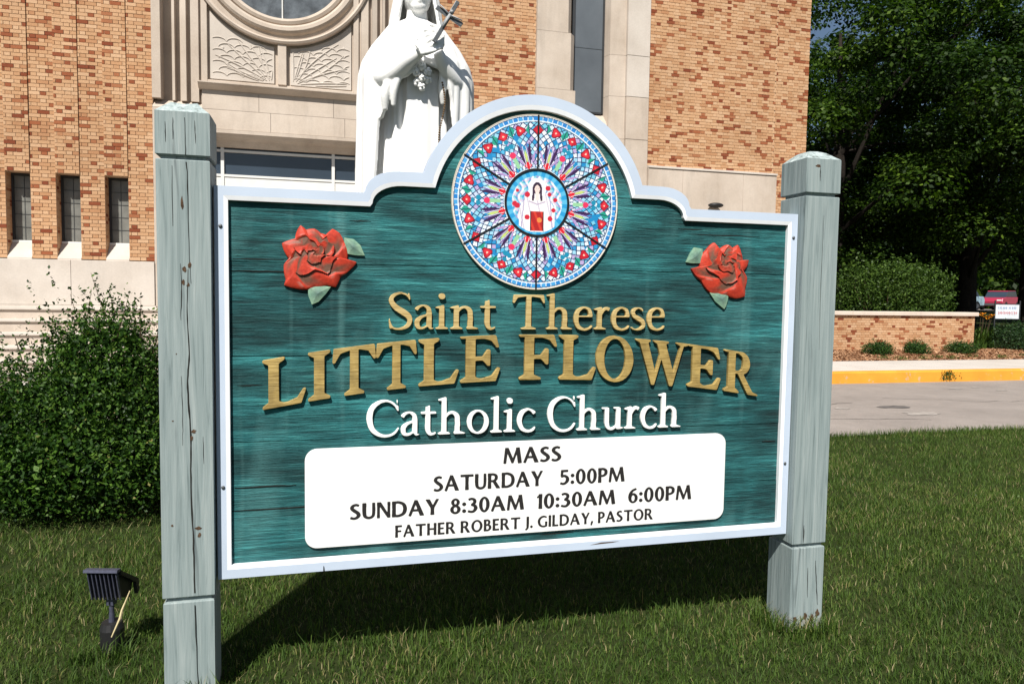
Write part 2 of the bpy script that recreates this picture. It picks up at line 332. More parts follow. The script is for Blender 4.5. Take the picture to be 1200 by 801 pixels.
# lighter serif face for the two lines in upper and lower case
def lowers():
    g = {}; x = .66; a = .065; b = .14
    g['S'] = [Rb((.56, .74, .03), (.50, .90, .055), (.33, .975, .065), (.15, .90, .10), (.10, .76, .13), (.20, .60, .15), (.38, .47, .17), (.52, .35, .15), (.55, .22, .13), (.48, .08, .10), (.30, .01, .07), (.13, .05, .055), (.06, .24, .03)), Pg((.50, .98), (.55, .98), (.585, .70), (.545, .70)), Pg((.03, .30), (.07, .30), (.12, .02), (.05, .0))]
    g['T'] = [St(.36, .51, 0, 1), Sf(.22, .65, 0, .36, .51, 1, .045, .09), Pg((.03, 1), (.85, 1), (.88, .74), (.83, .74), (.74, .90), (.5, .935), (.36, .935), (.14, .90), (.05, .74), (0, .74))]
    g['C'] = [Rb((.80, .72, .04), (.72, .88, .06), (.54, .975, .065), (.33, .94, .10), (.15, .77, .14), (.095, .5, .165), (.16, .22, .14), (.34, .05, .10), (.54, .01, .07), (.72, .08, .055), (.84, .24, .04)), Pg((.765, 1.0), (.81, 1.0), (.84, .68), (.795, .68))]
    g['a'] = [Rb((.06, .52, .12), (.12, .60, .08), (.24, .645, .06), (.355, .58, .11), (.385, .45, .14), (.385, .2, .14)), St(.315, .455, .06, .46), Rb((.38, .40, .05), (.2, .34, .08), (.09, .22, .13), (.10, .08, .12), (.20, .03, .075), (.32, .08, .05), (.39, .14, .05)), Rb((.385, .14, .13), (.42, .03, .07), (.52, .05, .03))]
    g['i'] = [St(.10, .24, 0, x - .02), Sf(0, .34, 0, .10, .24, 1, .045, .08), Pg((0, x - .05), (.24, x + .02), (.24, x - .1), (0, x - .09)), ('P', El(.17, .90, .09, .09, 16))]
    g['l'] = [St(.10, .24, 0, 1.02), Sf(0, .34, 0, .10, .24, 1, .045, .08), Pg((0, .99), (.24, 1.06), (.24, .94), (0, .95))]
    g['n'] = [St(.10, .24, 0, x - .02), Sf(0, .34, 0, .10, .24, 1, .045, .08), Pg((0, x - .05), (.24, x + .02), (.24, x - .1), (0, x - .09)), Rb((.2, .48, .05), (.29, .585, .07), (.40, .61, .09), (.49, .54, .13), (.52, .42, .14), (.52, .0, .14)), Sf(.42, .74, 0, .45, .59, 1, .045, .08)]
    g['h'] = [St(.10, .24, 0, 1.02), Pg((0, .99), (.24, 1.06), (.24, .94), (0, .95))] + [g['n'][1], g['n'][3], g['n'][4]]
    g['t'] = [Rb((.19, .80, .12), (.19, .4, .14), (.19, .15, .14), (.25, .035, .10), (.34, .03, .06), (.43, .09, .03)), St(.0, .42, x - .07, x), Pg((.0, x - .03), (.12, x), (.25, .88), (.25, x - .05))]
    g['e'] = [Rb((.56, .16, .035), (.48, .05, .06), (.32, .005, .08), (.15, .09, .12), (.085, .31, .14), (.14, .54, .11), (.30, .645, .065), (.45, .58, .10), (.50, .40, .12)), St(.1, .55, .36, .415)]
    g['r'] = [St(.10, .24, 0, x - .02), Sf(0, .36, 0, .10, .24, 1, .045, .08), Pg((0, x - .05), (.24, x + .02), (.24, x - .1), (0, x - .09)), Rb((.2, .44, .06), (.28, .58, .08), (.37, .625, .10), (.44, .58, .12))]
    g['s'] = [Rb((.40, .50, .03), (.35, .61, .06), (.23, .645, .06), (.11, .57, .10), (.12, .43, .12), (.25, .34, .14), (.38, .25, .13), (.41, .12, .11), (.32, .03, .08), (.19, .005, .06), (.08, .05, .05), (.04, .17, .03))]
    g['o'] = [Dd(El(.32, .325, .30, .345), El(.32, .325, .165, .285))]
    g['c'] = [Rb((.50, .52, .12), (.43, .60, .08), (.31, .645, .065), (.15, .55, .12), (.08, .32, .14), (.15, .1, .12), (.31, .01, .08), (.45, .04, .06), (.53, .14, .035))]
    g['u'] = [Rb((.17, .62, .14), (.17, .2, .14), (.22, .06, .11), (.33, .02, .08), (.45, .09, .05), (.5, .17, .05)), Pg((0, x), (.24, x), (.24, x - .07), (0, x - .05)), St(.45, .59, 0, x), Pg((.36, x), (.59, x), (.59, x - .07), (.36, x - .05)), Pg((.45, 0), (.70, .02), (.70, .06), (.5, .09))]
    return g
GS = lowers()
# flared sans for the schedule board
def sans():
    g = {}; W_ = .165; t = .115
    V = lambda x, y0=0, y1=1, w=W_: Rb((x, y0, w * 1.08), (x, (y0 + y1) / 2, w * .9), (x, y1, w * 1.08))
    g['M'] = [Rb((.07, 0, .11), (.16, 1, .12)), Pg((.11, 1), (.25, 1), (.52, .22), (.44, .02)), Pg((.44, .02), (.52, .02), (.80, 1), (.71, 1)), Rb((.76, 1, .17), (.88, 0, .18))]
    g['A'] = [Rb((.05, 0, .11), (.37, 1, .11)), Pg((.30, 1), (.45, 1), (.80, 0), (.60, 0)), St(.15, .62, .30, .40)]
    g['S'] = [Rb((.47, .88, .11), (.33, .93, .11), (.17, .86, .14), (.13, .70, .155), (.27, .54, .17), (.42, .40, .17), (.47, .24, .155), (.37, .10, .13), (.22, .055, .11), (.06, .11, .12))]
    g['T'] = [V(.36, 0, .95), St(.0, .72, .88, 1)]
    g['U'] = [Rb((.12, 1, .17), (.12, .4, .16), (.17, .14, .14), (.36, .045, .12), (.55, .14, .12), (.60, .4, .12), (.60, 1, .12))]
    g['R'] = [V(.12), Rb((.15, .94, .11), (.35, .935, .11), (.50, .84, .14), (.50, .62, .14), (.36, .50, .10), (.15, .49, .09)), Pg((.28, .5), (.44, .54), (.74, 0), (.54, 0))]
    g['D'] = [V(.12), Rb((.15, .94, .11), (.38, .94, .12), (.62, .80, .15), (.70, .5, .165), (.62, .2, .15), (.38, .06, .12), (.15, .06, .11))]
    g['Y'] = [Pg((0, 1), (.2, 1), (.42, .48), (.28, .42)), Pg((.56, 1), (.68, 1), (.42, .42), (.34, .5)), V(.35, 0, .5)]
    g['5'] = [St(.10, .48, .88, 1), Rb((.14, .97, .11), (.12, .55, .10)), Rb((.10, .55, .10), (.28, .60, .12), (.44, .48, .15), (.46, .28, .16), (.35, .10, .13), (.20, .05, .11), (.05, .10, .11))]
    g[':'] = [('P', El(.10, .13, .095, .11, 14)), ('P', El(.10, .60, .095, .11, 14))]
    g['0'] = [Dd(El(.28, .5, .28, .52), El(.28, .5, .125, .41))]
    g['8'] = [Dd(El(.27, .76, .22, .25), El(.27, .76, .09, .155)), Dd(El(.27, .27, .27, .29), El(.27, .27, .12, .185))]
    g['3'] = [Rb((.05, .89, .11), (.20, .94, .11), (.36, .86, .14), (.37, .66, .14), (.22, .54, .10)), Rb((.20, .53, .10), (.38, .46, .15), (.44, .28, .165), (.34, .09, .13), (.19, .05, .11), (.02, .10, .11))]
    g['1'] = [V(.20), Pg((.02, .84), (.2, 1), (.2, .86), (.02, .76))]
    g['6'] = [Dd(El(.29, .32, .27, .34), El(.29, .31, .12, .24)), Rb((.47, .97, .10), (.26, .86, .12), (.12, .64, .14), (.08, .36, .155))]
    g['P'] = [V(.12), Rb((.15, .94, .11), (.33, .94, .12), (.48, .83, .15), (.48, .60, .15), (.34, .47, .11), (.15, .46, .10))]
    g['N'] = [V(.10, 0, 1, .11), Pg((.05, 1), (.22, 1), (.68, .06), (.68, 0), (.58, 0)), V(.64, 0, 1, .11)]
    g['F'] = [V(.12), St(.1, .50, .88, 1), St(.1, .45, .46, .56)]
    g['H'] = [V(.12), V(.62), St(.1, .64, .46, .56)]
    g['E'] = [V(.12), St(.1, .50, .88, 1), St(.1, .45, .46, .56), St(.1, .52, 0, .12)]
    g['O'] = [Dd(El(.42, .5, .42, .52), El(.42, .5, .255, .41))]
    g['B'] = [V(.12), Rb((.15, .94, .10), (.32, .94, .11), (.44, .84, .14), (.42, .64, .13), (.30, .55, .09), (.15, .54, .09)), Rb((.15, .54, .09), (.36, .52, .11), (.50, .40, .15), (.50, .20, .15), (.36, .06, .11), (.15, .055, .10))]
    g['J'] = [Rb((.16, 1, .165), (.16, .3, .16), (.14, .0, .13), (.0, -.16, .10))]
    g['.'] = [('P', El(.09, .10, .09, .10, 14))]
    g['G'] = [Rb((.70, .86, .10), (.52, .94, .11), (.30, .89, .14), (.13, .70, .16), (.09, .47, .165), (.17, .2, .15), (.36, .06, .12), (.56, .05, .11), (.70, .10, .11)), V(.68, .06, .46, .15)]
    g['I'] = [V(.12)]
    g['L'] = [V(.12), St(.1, .50, 0, .12)]
    g[','] = [Pg((.05, .2), (.2, .2), (.08, -.16), (0, -.13))]
    return g
GN = sans()
def inpoly(X, Y, poly):
    P = np.array(poly, float); ins = np.zeros(X.shape, bool); j = len(P) - 1
    for i in range(len(P)):
        xi, yi = P[i]; xj, yj = P[j]
        if yi != yj:
            c_ = (yi > Y) != (yj > Y); ins ^= c_ & (X < (xj - xi) * (Y - yi) / (yj - yi) + xi)
        j = i
    return ins
def raster(prims, n=128, grow=0):
    x0, y0, x1, y1 = -.15, -.3, 1.5, 1.2; h = 1 / n
    xs = np.arange(x0, x1, h); ys = np.arange(y0, y1, h); A = np.zeros((len(ys), len(xs)), bool)
    def add(poly, sub=None):
        P = np.array(poly); a = max(int((P[:, 0].min() - x0) / h) - 1, 0); b = int((P[:, 0].max() - x0) / h) + 2
        c_ = max(int((P[:, 1].min() - y0) / h) - 1, 0); d = int((P[:, 1].max() - y0) / h) + 2
        X, Y = np.meshgrid(xs[a:b], ys[c_:d]); r = inpoly(X, Y, poly)
        if sub is not None: r &= ~inpoly(X, Y, sub)
        A[c_:d, a:b] |= r
    for p in prims:
        if p[0] == 'P': add(p[1])
        elif p[0] == 'D': add(p[1], p[2])
        else:
            for q in p[1]: add(q)
    for _ in range(abs(grow)):
        Q = ~A if grow < 0 else A.copy(); Q2 = Q.copy(); Q2[1:] |= Q[:-1]; Q2[:-1] |= Q[1:]; Q2[:, 1:] |= Q[:, :-1]; Q2[:, :-1] |= Q[:, 1:]; A = ~Q2 if grow < 0 else Q2
    B = A[:A.shape[0] // 2 * 2, :A.shape[1] // 2 * 2].astype(float); B = (B[::2, ::2] + B[1::2, ::2] + B[::2, 1::2] + B[1::2, 1::2]) / 4
    K = np.pad(B, 1); B = (K[1:-1, 1:-1] * 2 + K[:-2, 1:-1] + K[2:, 1:-1] + K[1:-1, :-2] + K[1:-1, 2:]) / 6
    return B, x0 + h / 2, y0 + h / 2, 2 * h
def contours(B, x0, y0, h, lv=.5):
    segs = {}
    R, C = B.shape
    I = B > lv
    act = np.argwhere(~((I[:-1, :-1] == I[1:, :-1]) & (I[:-1, :-1] == I[:-1, 1:]) & (I[:-1, :-1] == I[1:, 1:])))
    def pt(e):
        (r, c_, d) = e
        a = B[r, c_]; b = B[r, c_ + 1] if d == 0 else B[r + 1, c_]; t = (lv - a) / (b - a)
        return (x0 + h * (c_ + (t if d == 0 else 0)), y0 + h * (r + (t if d else 0)))
    nb = {}
    def con(a, b): nb.setdefault(a, []).append(b); nb.setdefault(b, []).append(a)
    for r, c_ in act:
        r = int(r); c_ = int(c_)
        k = I[r, c_] * 1 + I[r, c_ + 1] * 2 + I[r + 1, c_ + 1] * 4 + I[r + 1, c_] * 8
        b = (r, c_, 0); t = (r + 1, c_, 0); l_ = (r, c_, 1); rr = (r, c_ + 1, 1)
        T = {1: [(l_, b)], 2: [(b, rr)], 3: [(l_, rr)], 4: [(rr, t)], 5: [(l_, t), (b, rr)], 6: [(b, t)], 7: [(l_, t)], 8: [(t, l_)], 9: [(b, t)], 10: [(l_, b), (t, rr)], 11: [(t, rr)], 12: [(l_, rr)], 13: [(b, rr)], 14: [(l_, b)]}
        for a, c2 in T[k]: con(a, c2)
    loops = []; seen = set()
    for s in nb:
        if s in seen: continue
        cur = s; prev = None; lp = []
        while True:
            seen.add(cur); lp.append(pt(cur)); nx = [q for q in nb[cur] if q != prev and q not in seen]
            if not nx: break
            prev = cur; cur = nx[0]
        if len(lp) > 6: loops.append(simplify(lp, h * .16))
    return loops
def simplify(lp, tol):
    P = np.array(lp); n = len(P); k = n // 2
    def rdp(a, b):
        if b <= a + 1: return [a]
        A, Bp = P[a], P[b % n]; d = Bp - A; L = np.hypot(*d) + 1e-12
        Q = P[a + 1:b] - A; e = np.abs(Q[:, 0] * d[1] - Q[:, 1] * d[0]) / L; i = int(e.argmax())
        if e[i] < tol: return [a]
        return rdp(a, a + 1 + i) + rdp(a + 1 + i, b)
    idx = rdp(0, k) + rdp(k, n); return P[idx]
_gc = {}
def glyph(font, ch):
    key = (id(font), ch)
    if key not in _gc:
        lp = contours(*raster(font[ch], grow=(-2 if font is GS else (3 if font is GN else -1)))); A = np.vstack(lp); _gc[key] = (lp, A[:, 0].min(), A[:, 0].max())
    return _gc[key]
def plate(name, loops, y, depth, mat, parent, bevel=0, warp=None):
    """flat shape from closed loops in the XZ plane, front face at y, going back by depth"""
    cu = bpy.data.curves.new(name, 'CURVE'); cu.dimensions = '2D'; cu.fill_mode = 'BOTH'
    cu.extrude = max(depth / 2 - bevel, .0002); cu.bevel_depth = bevel; cu.bevel_resolution = 1 if bevel else 0
    for lp in loops:
        s = cu.splines.new('POLY'); s.points.add(len(lp) - 1); s.use_cyclic_u = True
        s.points.foreach_set('co', [q for p in lp for q in (p[0], p[1], 0, 1)])
    o = bpy.data.objects.new(name, cu); COL.objects.link(o)
    dg = bpy.context.evaluated_depsgraph_get(); me = bpy.data.meshes.new_from_object(o.evaluated_get(dg))
    bpy.data.objects.remove(o); bpy.data.curves.remove(cu)
    n = len(me.vertices); co = np.empty(n * 3, np.float32); me.vertices.foreach_get('co', co); co = co.reshape(-1, 3)
    out = np.c_[co[:, 0], y + depth / 2 - co[:, 2], co[:, 1]]
    me.vertices.foreach_set('co', out.astype(np.float32).ravel()); me.name = name
    me.materials.clear(); me.materials.append(mat); me.update()
    return link(name, me, parent)
def word(font, text, xa, xb, base, cap, gap=.07, space=.34):
    """lay a line out so that it fills xa..xb; returns list of (char, loops)"""
    x = 0; items = []
    for ch in text:
        if ch == ' ': x += space; continue
        lp, a, b = glyph(font, ch); items.append((ch, lp, x - a)); x += (b - a) + gap
    tot = x - gap; s = (xb - xa) / tot; out = []
    for ch, lp, dx in items:
        out.append((ch, [np.c_[xa + (l_[:, 0] + dx) * s, base + l_[:, 1] * cap] for l_ in lp]))
    return out

# ================================================================== SETTING
def sheet(name, pts, z, mat, parent=None, div=None):
    b = MB(); b.v = [(p[0], p[1], z) for p in pts]; b.face(*range(len(pts)))
    o = b.build(name, mat, parent); tag(o, kind='structure'); return o
sheet('ground', [(-400, -200), (400, -200), (400, 600), (-400, 600)], -.03, SOIL)
# lawn in front of and beside the sign, gently uneven
def hgt(x, y): return .012 * math.sin(x * 1.3 + y * .7) + .01 * math.sin(x * .5 - y * 1.9) - .0
b = MB(); nx, ny = 90, 50; rows = []
for j in range(ny):
    yy = -6 + (6.88 + 6) * j / (ny - 1)
    rows.append([(xx, yy, hgt(xx, yy) if j < ny - 1 else 0.0) for xx in np.linspace(-14, 30, nx)])
b.grid(rows); tag(b.build('lawn', SOIL, smooth=True), kind='structure')
sheet('road', [(-60, 6.7), (120, 6.7), (120, 11.5), (-60, 11.5)], -.022, ASPH)
# road patches: dark oil stain and pale worn spots are thin irregular sheets
def blot(name, cx, cy, rx, ry, z, mat, seed, label):
    r = random.Random(seed); b = MB(); n = 18; b.v = [(cx + rx * (1 + r.uniform(-.3, .3)) * math.cos(2 * PI * k / n), cy + ry * (1 + r.uniform(-.3, .3)) * math.sin(2 * PI * k / n), z) for k in range(n)]
    b.face(*range(n)); return tag(b.build(name, mat), kind='structure', label=label)
TAR = simple('tar', (.12, .11, .105), .8, .2, var=.4, sc_=10)
blot('tar_patch', 8.20, 8.80, .27, .12, -.017, TAR, 3, 'dark tar patch in the driveway')
WORN = simple('worn_concrete', (.33, .30, .275), .9, .1, var=.3, sc_=9)
for i, (x, y, r_) in enumerate([(11.1, 10.5, .12), (11.6, 10.55, .09), (11.75, 10.15, .12), (7.3, 8.8, .12), (8.1, 8.2, .26)]):
    blot('pale_patch', x, y, r_, r_ * .6, -.0165, WORN, 30 + i, 'pale worn patch in the driveway')
rk = random.Random(12)
for i in range(4):
    x_, y_ = rk.uniform(4, 14), rk.uniform(7, 11); b = MB(); dx_, dy_ = rk.uniform(.1, .3), rk.uniform(-.12, .12); P_ = []
    for k in range(14): P_.append((x_, y_)); x_ += dx_ * rk.uniform(.5, 1.2); y_ += dy_ * rk.uniform(-.6, 1.6)
    b.v = [(p[0], p[1] - .006, -.0185) for p in P_] + [(p[0], p[1] + .006, -.0185) for p in P_]
    for k in range(13): b.face(k, k + 1, 15 + k, 14 + k)
    tag(b.build('road_crack', CRACK), kind='structure', label='thin crack wandering across the driveway')
# kerb with yellow painted face, in 3 m lengths
kerb = empty('kerb', (0, 11.5, 0)); tag(kerb, kind='structure')
x = -30.0
while x < 60:
    b = MB(); b.prism([(-.02, -.03), (.16, -.03), (.16, .2), (.03, .2), (.0, .17)], 'x', x + .006, x + 2.994); b.build('kerb_stone', YEL if x > 3 else CONC, kerb); x += 3
pav = empty('pavement', (0, 0, 0)); tag(pav, kind='structure')
x = -30.0; me_slab = MB().box(.005, 1.495, 0, 1.92, .1, .197).mesh('paving_slab', CONC)
while x < 48:
    link('paving_slab', me_slab, pav, (x, 11.67, 0)); x += 1.5
# mulch bed rising to the retaining wall
b = MB(); rows = []
for j in range(12):
    yy = 13.6 + (15.55 - 13.6) * j / 11
    rows.append([(xx, yy, .17 + .12 * math.sin(min(j / 11 * PI * .6, PI / 2)) * (1 if xx < 19 else .6) + .012 * math.sin(xx * 5 + j)) for xx in np.linspace(10.4, 34, 100)])
b.grid(rows); tag(b.build('planting_bed', MULCHB, smooth=True), kind='structure')
N = 26000; px = rng.uniform(10.5, 24, N); py = rng.uniform(13.62, 15.5, N); pz = .17 + .12 * np.sin(np.minimum((py - 13.6) / 1.95 * PI * .6, PI / 2)) + rng.uniform(.0, .025, N)
ang = rng.uniform(0, PI, N); L_ = rng.uniform(.015, .05, N); Wd = rng.uniform(.006, .014, N); tl = rng.uniform(-.4, .4, N)
dx = np.c_[np.cos(ang), np.sin(ang), tl] * L_[:, None]; dy = np.c_[-np.sin(ang), np.cos(ang), rng.uniform(-.5, .5, N)] * Wd[:, None]; C0 = np.c_[px, py, pz]
V = np.stack([C0 - dx - dy, C0 + dx - dy, C0 + dx + dy, C0 - dx + dy], 1).reshape(-1, 3)
o = np_mesh('mulch', V, np.arange(N * 4).reshape(-1, 4), rng.uniform(0, 1, N), MULCH); tag(o, 'reddish brown bark mulch in the bed below the brick retaining wall', 'mulch', kind='stuff')
b = MB(); b.grid([[(-120, y_, z_), (200, y_, z_)] for y_, z_ in ((15.6, -.02), (22, .0), (34, .45), (44, .9), (60, .95), (400, 1.2))]); tag(b.build('far_lawn', SOIL), kind='structure')
sheet('street', [(-120, 45), (200, 45), (200, 55), (-120, 55)], .975, ASPH)

# ------------------------------------------------------------------ bricks
CH = .0618
def brick_rects(x0, x1, z0, z1, off=0):
    out = []; n = int(round((z1 - z0) / CH)); hh = (z1 - z0) / n
    for r in range(n):
        x = x0 - (.1345 if (r + off) % 2 else 0); k = 0
        while x < x1:
            wd = .168 if k % 2 == 0 else .083
            a, b_ = max(x, x0), min(x + wd, x1)
            if b_ - a > .025: out.append((a, b_, z0 + r * hh + .0038, z0 + (r + 1) * hh - .0038))
            x += wd + .009; k += 1
    return out
def tonef(r): 
    u = r.random(); return r.uniform(0, .1) if u < .12 else (r.uniform(.12, .2) if u < .2 else r.uniform(.2, 1))
def lay(rects, y, stuff, indiv, pick, rr):
    cnt = rr.randint(2, 7)
    for (a, b_, c_, d) in rects:
        cnt -= 1; pr_ = rr.uniform(-.003, .004); t = rr.uniform(.17, 1)
        if cnt <= 0: t = rr.uniform(0, .13); cnt = rr.choice((1, 4, 5, 6, 7, 8, 9, 10, 12))
        if pick(a, b_, c_, d): indiv.append((a, b_, c_, d, y - pr_, t))
        else: stuff.tone = t; stuff.box(a, b_, y - pr_, y + .02, c_, d, 'k')
def place_bricks(indiv, parent, limit=300):
    cache = {}
    for (a, b_, c_, d, y, t) in indiv[:limit]:
        key = (round(b_ - a, 3), round(d - c_, 4), round(t, 1) if t > .12 else round(t, 2))
        if key not in cache:
            q = MB(); q.tone = t; q.box(0, b_ - a, 0, .022, 0, d - c_, 'k'); cache[key] = q.mesh('brick', BRICK)
        link('brick', cache[key], parent, (a, y, c_))
    return indiv[limit:]

# ------------------------------------------------------------------ church
church = empty('church', (0, 14, 0), 0, 'tan brick church with limestone trim, round window and tall narrow windows', 'church')
church.location = (0, 0, 0)
TOP = 11.0; Y0 = 14.0
st = MB(); ind = []; r0 = random.Random(5)
vis = lambda a, b_, c_, d: (b_ - a) > .16 and a > -5.12 and b_ < -2.7 and d < 6.6
zw0, zw1 = 2.05, 3.49; win = [-7.24 + .745 * i for i in range(6)]   # window left edges
win = [x for x in win if x < -3.3]
class _M:
    def box(s, *a): MB().box(*a).build('mortar_bed', MORTAR, church)
mort = _M()
x = -8.0; cols = []
for wx in win: cols += [(x, wx, 'p'), (wx, wx + .365, 'w')]; x = wx + .365
cols.append((x, -2.74, 'p'))
for (a, b_, k) in cols:
    if k == 'p':
        lay(brick_rects(a + .002, b_ - .002, zw0, 8.4, 0), Y0, st, ind, vis, r0); mort.box(a, b_, Y0 + .012, Y0 + .42, zw0, 8.4)
    else:
        lay(brick_rects(a + .002, b_ - .002, zw1, 8.4, 1), Y0 - .022, st, ind, vis, r0); mort.box(a + .003, b_ - .003, Y0 - .012, Y0 + .42, zw1, 8.4)
# left jamb faces inside windows in brick (side faces)
for wx in win:
    n = int((zw1 - zw0) / CH)
    for r in range(n):
        for s_i in range(2):
            st.tone = tonef(r0); za = zw0 + r * CH
            st.box(wx - .003, wx + .002, Y0 + .03 + s_i * .13, Y0 + .15 + s_i * .13, za + .005, za + CH - .005)
rest_l = place_bricks(ind, church)
for (a, b_, c_, d, y, t) in rest_l: st.tone = t; st.box(a, b_, y, y + .03, c_, d, 'k')
nop = lambda *q: False
# brick between the portal and the tall window, and the wall right of it
lay(brick_rects(1.55, 4.15, 2.05, 8.4), Y0, st, [], nop, r0); mort.box(1.54, 4.16, Y0 + .012, Y0 + .42, 2.05, 8.4)
lay(brick_rects(6.56, 9.58, 4.25, 8.4), Y0, st, [], nop, r0); lay(brick_rects(9.582, 10.385, .1, 8.4), Y0, st, [], nop, r0)
mort.box(6.55, 10.38, Y0 + .012, Y0 + .42, .0, 8.4)
# right return of the church, brick too
for r in range(125):
    y = Y0 + (.1 if r % 2 else 0) + .02
    while y < Y0 + 5:
        st.tone = tonef(r0); st.box(10.378, 10.389, y, y + .19, .1 + r * CH + .005, .1 + (r + 1) * CH - .005, 'l'); y += .2
tag(st.build('brickwork', BRICK, church), kind='stuff')
# main body and roof edge
bd = MB(); bd.box(-8.0, 10.37, Y0 + .45, Y0 + 22, -.1, TOP); bd.build('wall', MORTAR, church)
for i in range(14): MB().box(-8.0 + i * 1.3127 + .003, -8.0 + (i + 1) * 1.3127 - .003, Y0 - .04, Y0 + .449, 8.402, TOP - .002).build('frieze_block', LIME, church)
MB().box(-8.1, 10.5, Y0 - .05, Y0 + 22.1, TOP, TOP + .35).build('coping', LIME, church)
# side windows of the left wing
for wx in win:
    wd_ = MB(); gy = Y0 + .28
    wd_.box(wx + .003, wx + .033, gy - .05, gy + .02, 2.36, zw1 - .002).box(wx + .345, wx + .362, gy - .05, gy + .02, 2.36, zw1 - .002).box(wx + .034, wx + .344, gy - .05, gy + .02, 3.45, zw1 - .002)
    f = wd_.build('window', DARKMET, church)
    MB().box(wx + .034, wx + .344, gy, gy + .01, 2.36, 3.45).build('pane', LGLASS, f)
    q = MB()
    for i in range(1, 5): q.box(wx + .034, wx + .344, gy - .006, gy - .001, 2.36 + i * .22, 2.368 + i * .22)
    q.box(wx + .18, wx + .19, gy - .0055, gy - .0012, 2.36, 3.45); q.build('glazing_bar', DARKMET, f)
    MB().box(wx + .003, wx + .362, gy - .07, gy - .052, 2.325, 2.358).build('sill_rail', ALU, f)
    MB().prism([(Y0 - .015, 2.035), (Y0 + .40, 2.035), (Y0 + .40, 2.355), (gy - .05, 2.345), (Y0 - .015, 2.06)], 'x', wx + .002, wx + .363).build('window_sill', LIME2, church)
# limestone plinth blocks left
x = -8.0
for wdt in (1.32, 1.3, 1.34, 1.3):
    MB().box(x + .002, min(x + wdt, -2.72) - .002, Y0 - .09, Y0 + .4, 1.27, 2.034).build('plinth_block', LIME2, church, bevel=.006); x += wdt
for xa_, xb_ in ((1.542, 2.84), (2.844, 4.156)): MB().box(xa_, xb_, Y0 - .09, Y0 + .4, 1.237, 2.045).build('plinth_block', LIME2, church, bevel=.006)
MB().box(-8, -2.72, Y0 - .11, Y0 + .4, 1.235, 1.268).build('plinth_course', LIME2, church)
MB().box(-8, 10.37, Y0 - .06, Y0 + .4, -.1, 1.234).build('foundation', LIME2, church)
# portal jambs: stepped mouldings (x, depth)
def vprofile(name, pr_, z0, z1, mat, mir=None):
    pts = [(p if mir is None else 2 * mir - p, Y0 + d) for p, d in pr_]
    pts = pts + [(pts[-1][0], Y0 + .6), (pts[0][0], Y0 + .6)]
    return MB().prism(pts, 'z', z0, z1).build(name, mat, church)
PR = [(-2.74, -.06), (-2.60, -.06), (-2.595, .22), (-2.44, .22), (-2.435, .06), (-2.39, .05), (-2.385, .18), (-2.30, .18), (-2.29, .05), (-2.20, .02), (-2.19, .14), (-2.135, .14), (-2.13, .04), (-2.00, .04), (-1.995, .10), (-1.955, .10)]
CX = -.60
vprofile('portal_moulding', PR, 4.86, 8.2, LIME); vprofile('portal_moulding', PR, 4.86, 8.2, LIME, CX)
for s in (1, -1):
    mx = lambda x_: x_ if s == 1 else 2 * CX - x_
    a_, b_ = sorted((mx(-2.74), mx(-1.95)))
    MB().box(a_, b_, Y0 - .06, Y0 + .6, 1.235, 4.70).build('portal_pier', LIME, church, bevel=.01)
    MB().prism([(Y0 - .06, 4.702), (Y0 + .6, 4.702), (Y0 + .6, 4.859), (Y0 + .12, 4.859)], 'x', a_, b_).build('moulding_base', LIME, church)
# tympanum slab with rose window
RZ = 7.63
def ring_lathe(name, prof, mat, n=96):
    b = MB(); rows = []
    for (r_, d) in prof: rows.append([(CX + r_ * math.cos(2 * PI * k / n), Y0 + d, RZ + r_ * math.sin(2 * PI * k / n)) for k in range(n)])
    b.grid(rows, True); return b.build(name, mat, church, smooth=False)
ring_lathe('rose_window_ring', [(1.13, .36), (1.13, .20), (1.15, .14), (1.20, .11), (1.25, .13), (1.27, .17), (1.285, .17), (1.29, .08), (1.33, .045), (1.39, .04), (1.43, .07), (1.46, .12), (1.54, .13), (1.565, .12), (1.57, .0), (1.60, -.02), (1.635, 0), (1.64, .16)], LIME)
g_ = MB(); rows = [[(CX + r_ * math.cos(2 * PI * k / 64), Y0 + .30, RZ + r_ * math.sin(2 * PI * k / 64)) for k in range(64)] for r_ in (.001, 1.14)]; g_.grid(rows, True); rg = g_.build('rose_window_glass', STAINED, church)
for k in range(4):
    q = MB(); a_ = PI / 2 + k * PI / 2; q.tube([(CX + .2 * math.cos(a_), Y0 + .28, RZ + .2 * math.sin(a_)), (CX + 1.13 * math.cos(a_), Y0 + .28, RZ + 1.13 * math.sin(a_))], .014, 6); q.build('glazing_bar', ALU, rg)
# field behind the rings
fld = MB(); n = 96
for k in range(n):
    a0, a1 = 2 * PI * k / n, 2 * PI * (k + 1) / n
    def sq(a_, R=1.36):
        c_, s_ = math.cos(a_), math.sin(a_); xl = R / max(abs(c_), 1e-6); zt = (2.42 if s_ < 0 else 1.0) / max(abs(s_), 1e-6); return min(xl, zt)
    if True:
        B = len(fld.v)
        for a_ in (a0, a1):
            for rr_ in (1.60, max(1.62, sq(a_))): fld.v.append((CX + rr_ * math.cos(a_), Y0 + .14, RZ + rr_ * math.sin(a_)))
        fld.face(B, B + 1, B + 3, B + 2)
fld.v = [(min(max(v[0], CX - 1.36), CX + 1.36), v[1], min(max(v[2], 5.2), 9)) for v in fld.v]
fld.build('relief_field', LIME, church)
MB().box(CX - 1.36, CX + 1.36, Y0 + .37, Y0 + .6, 5.2, 9).build('portal_wall', LIME, church)
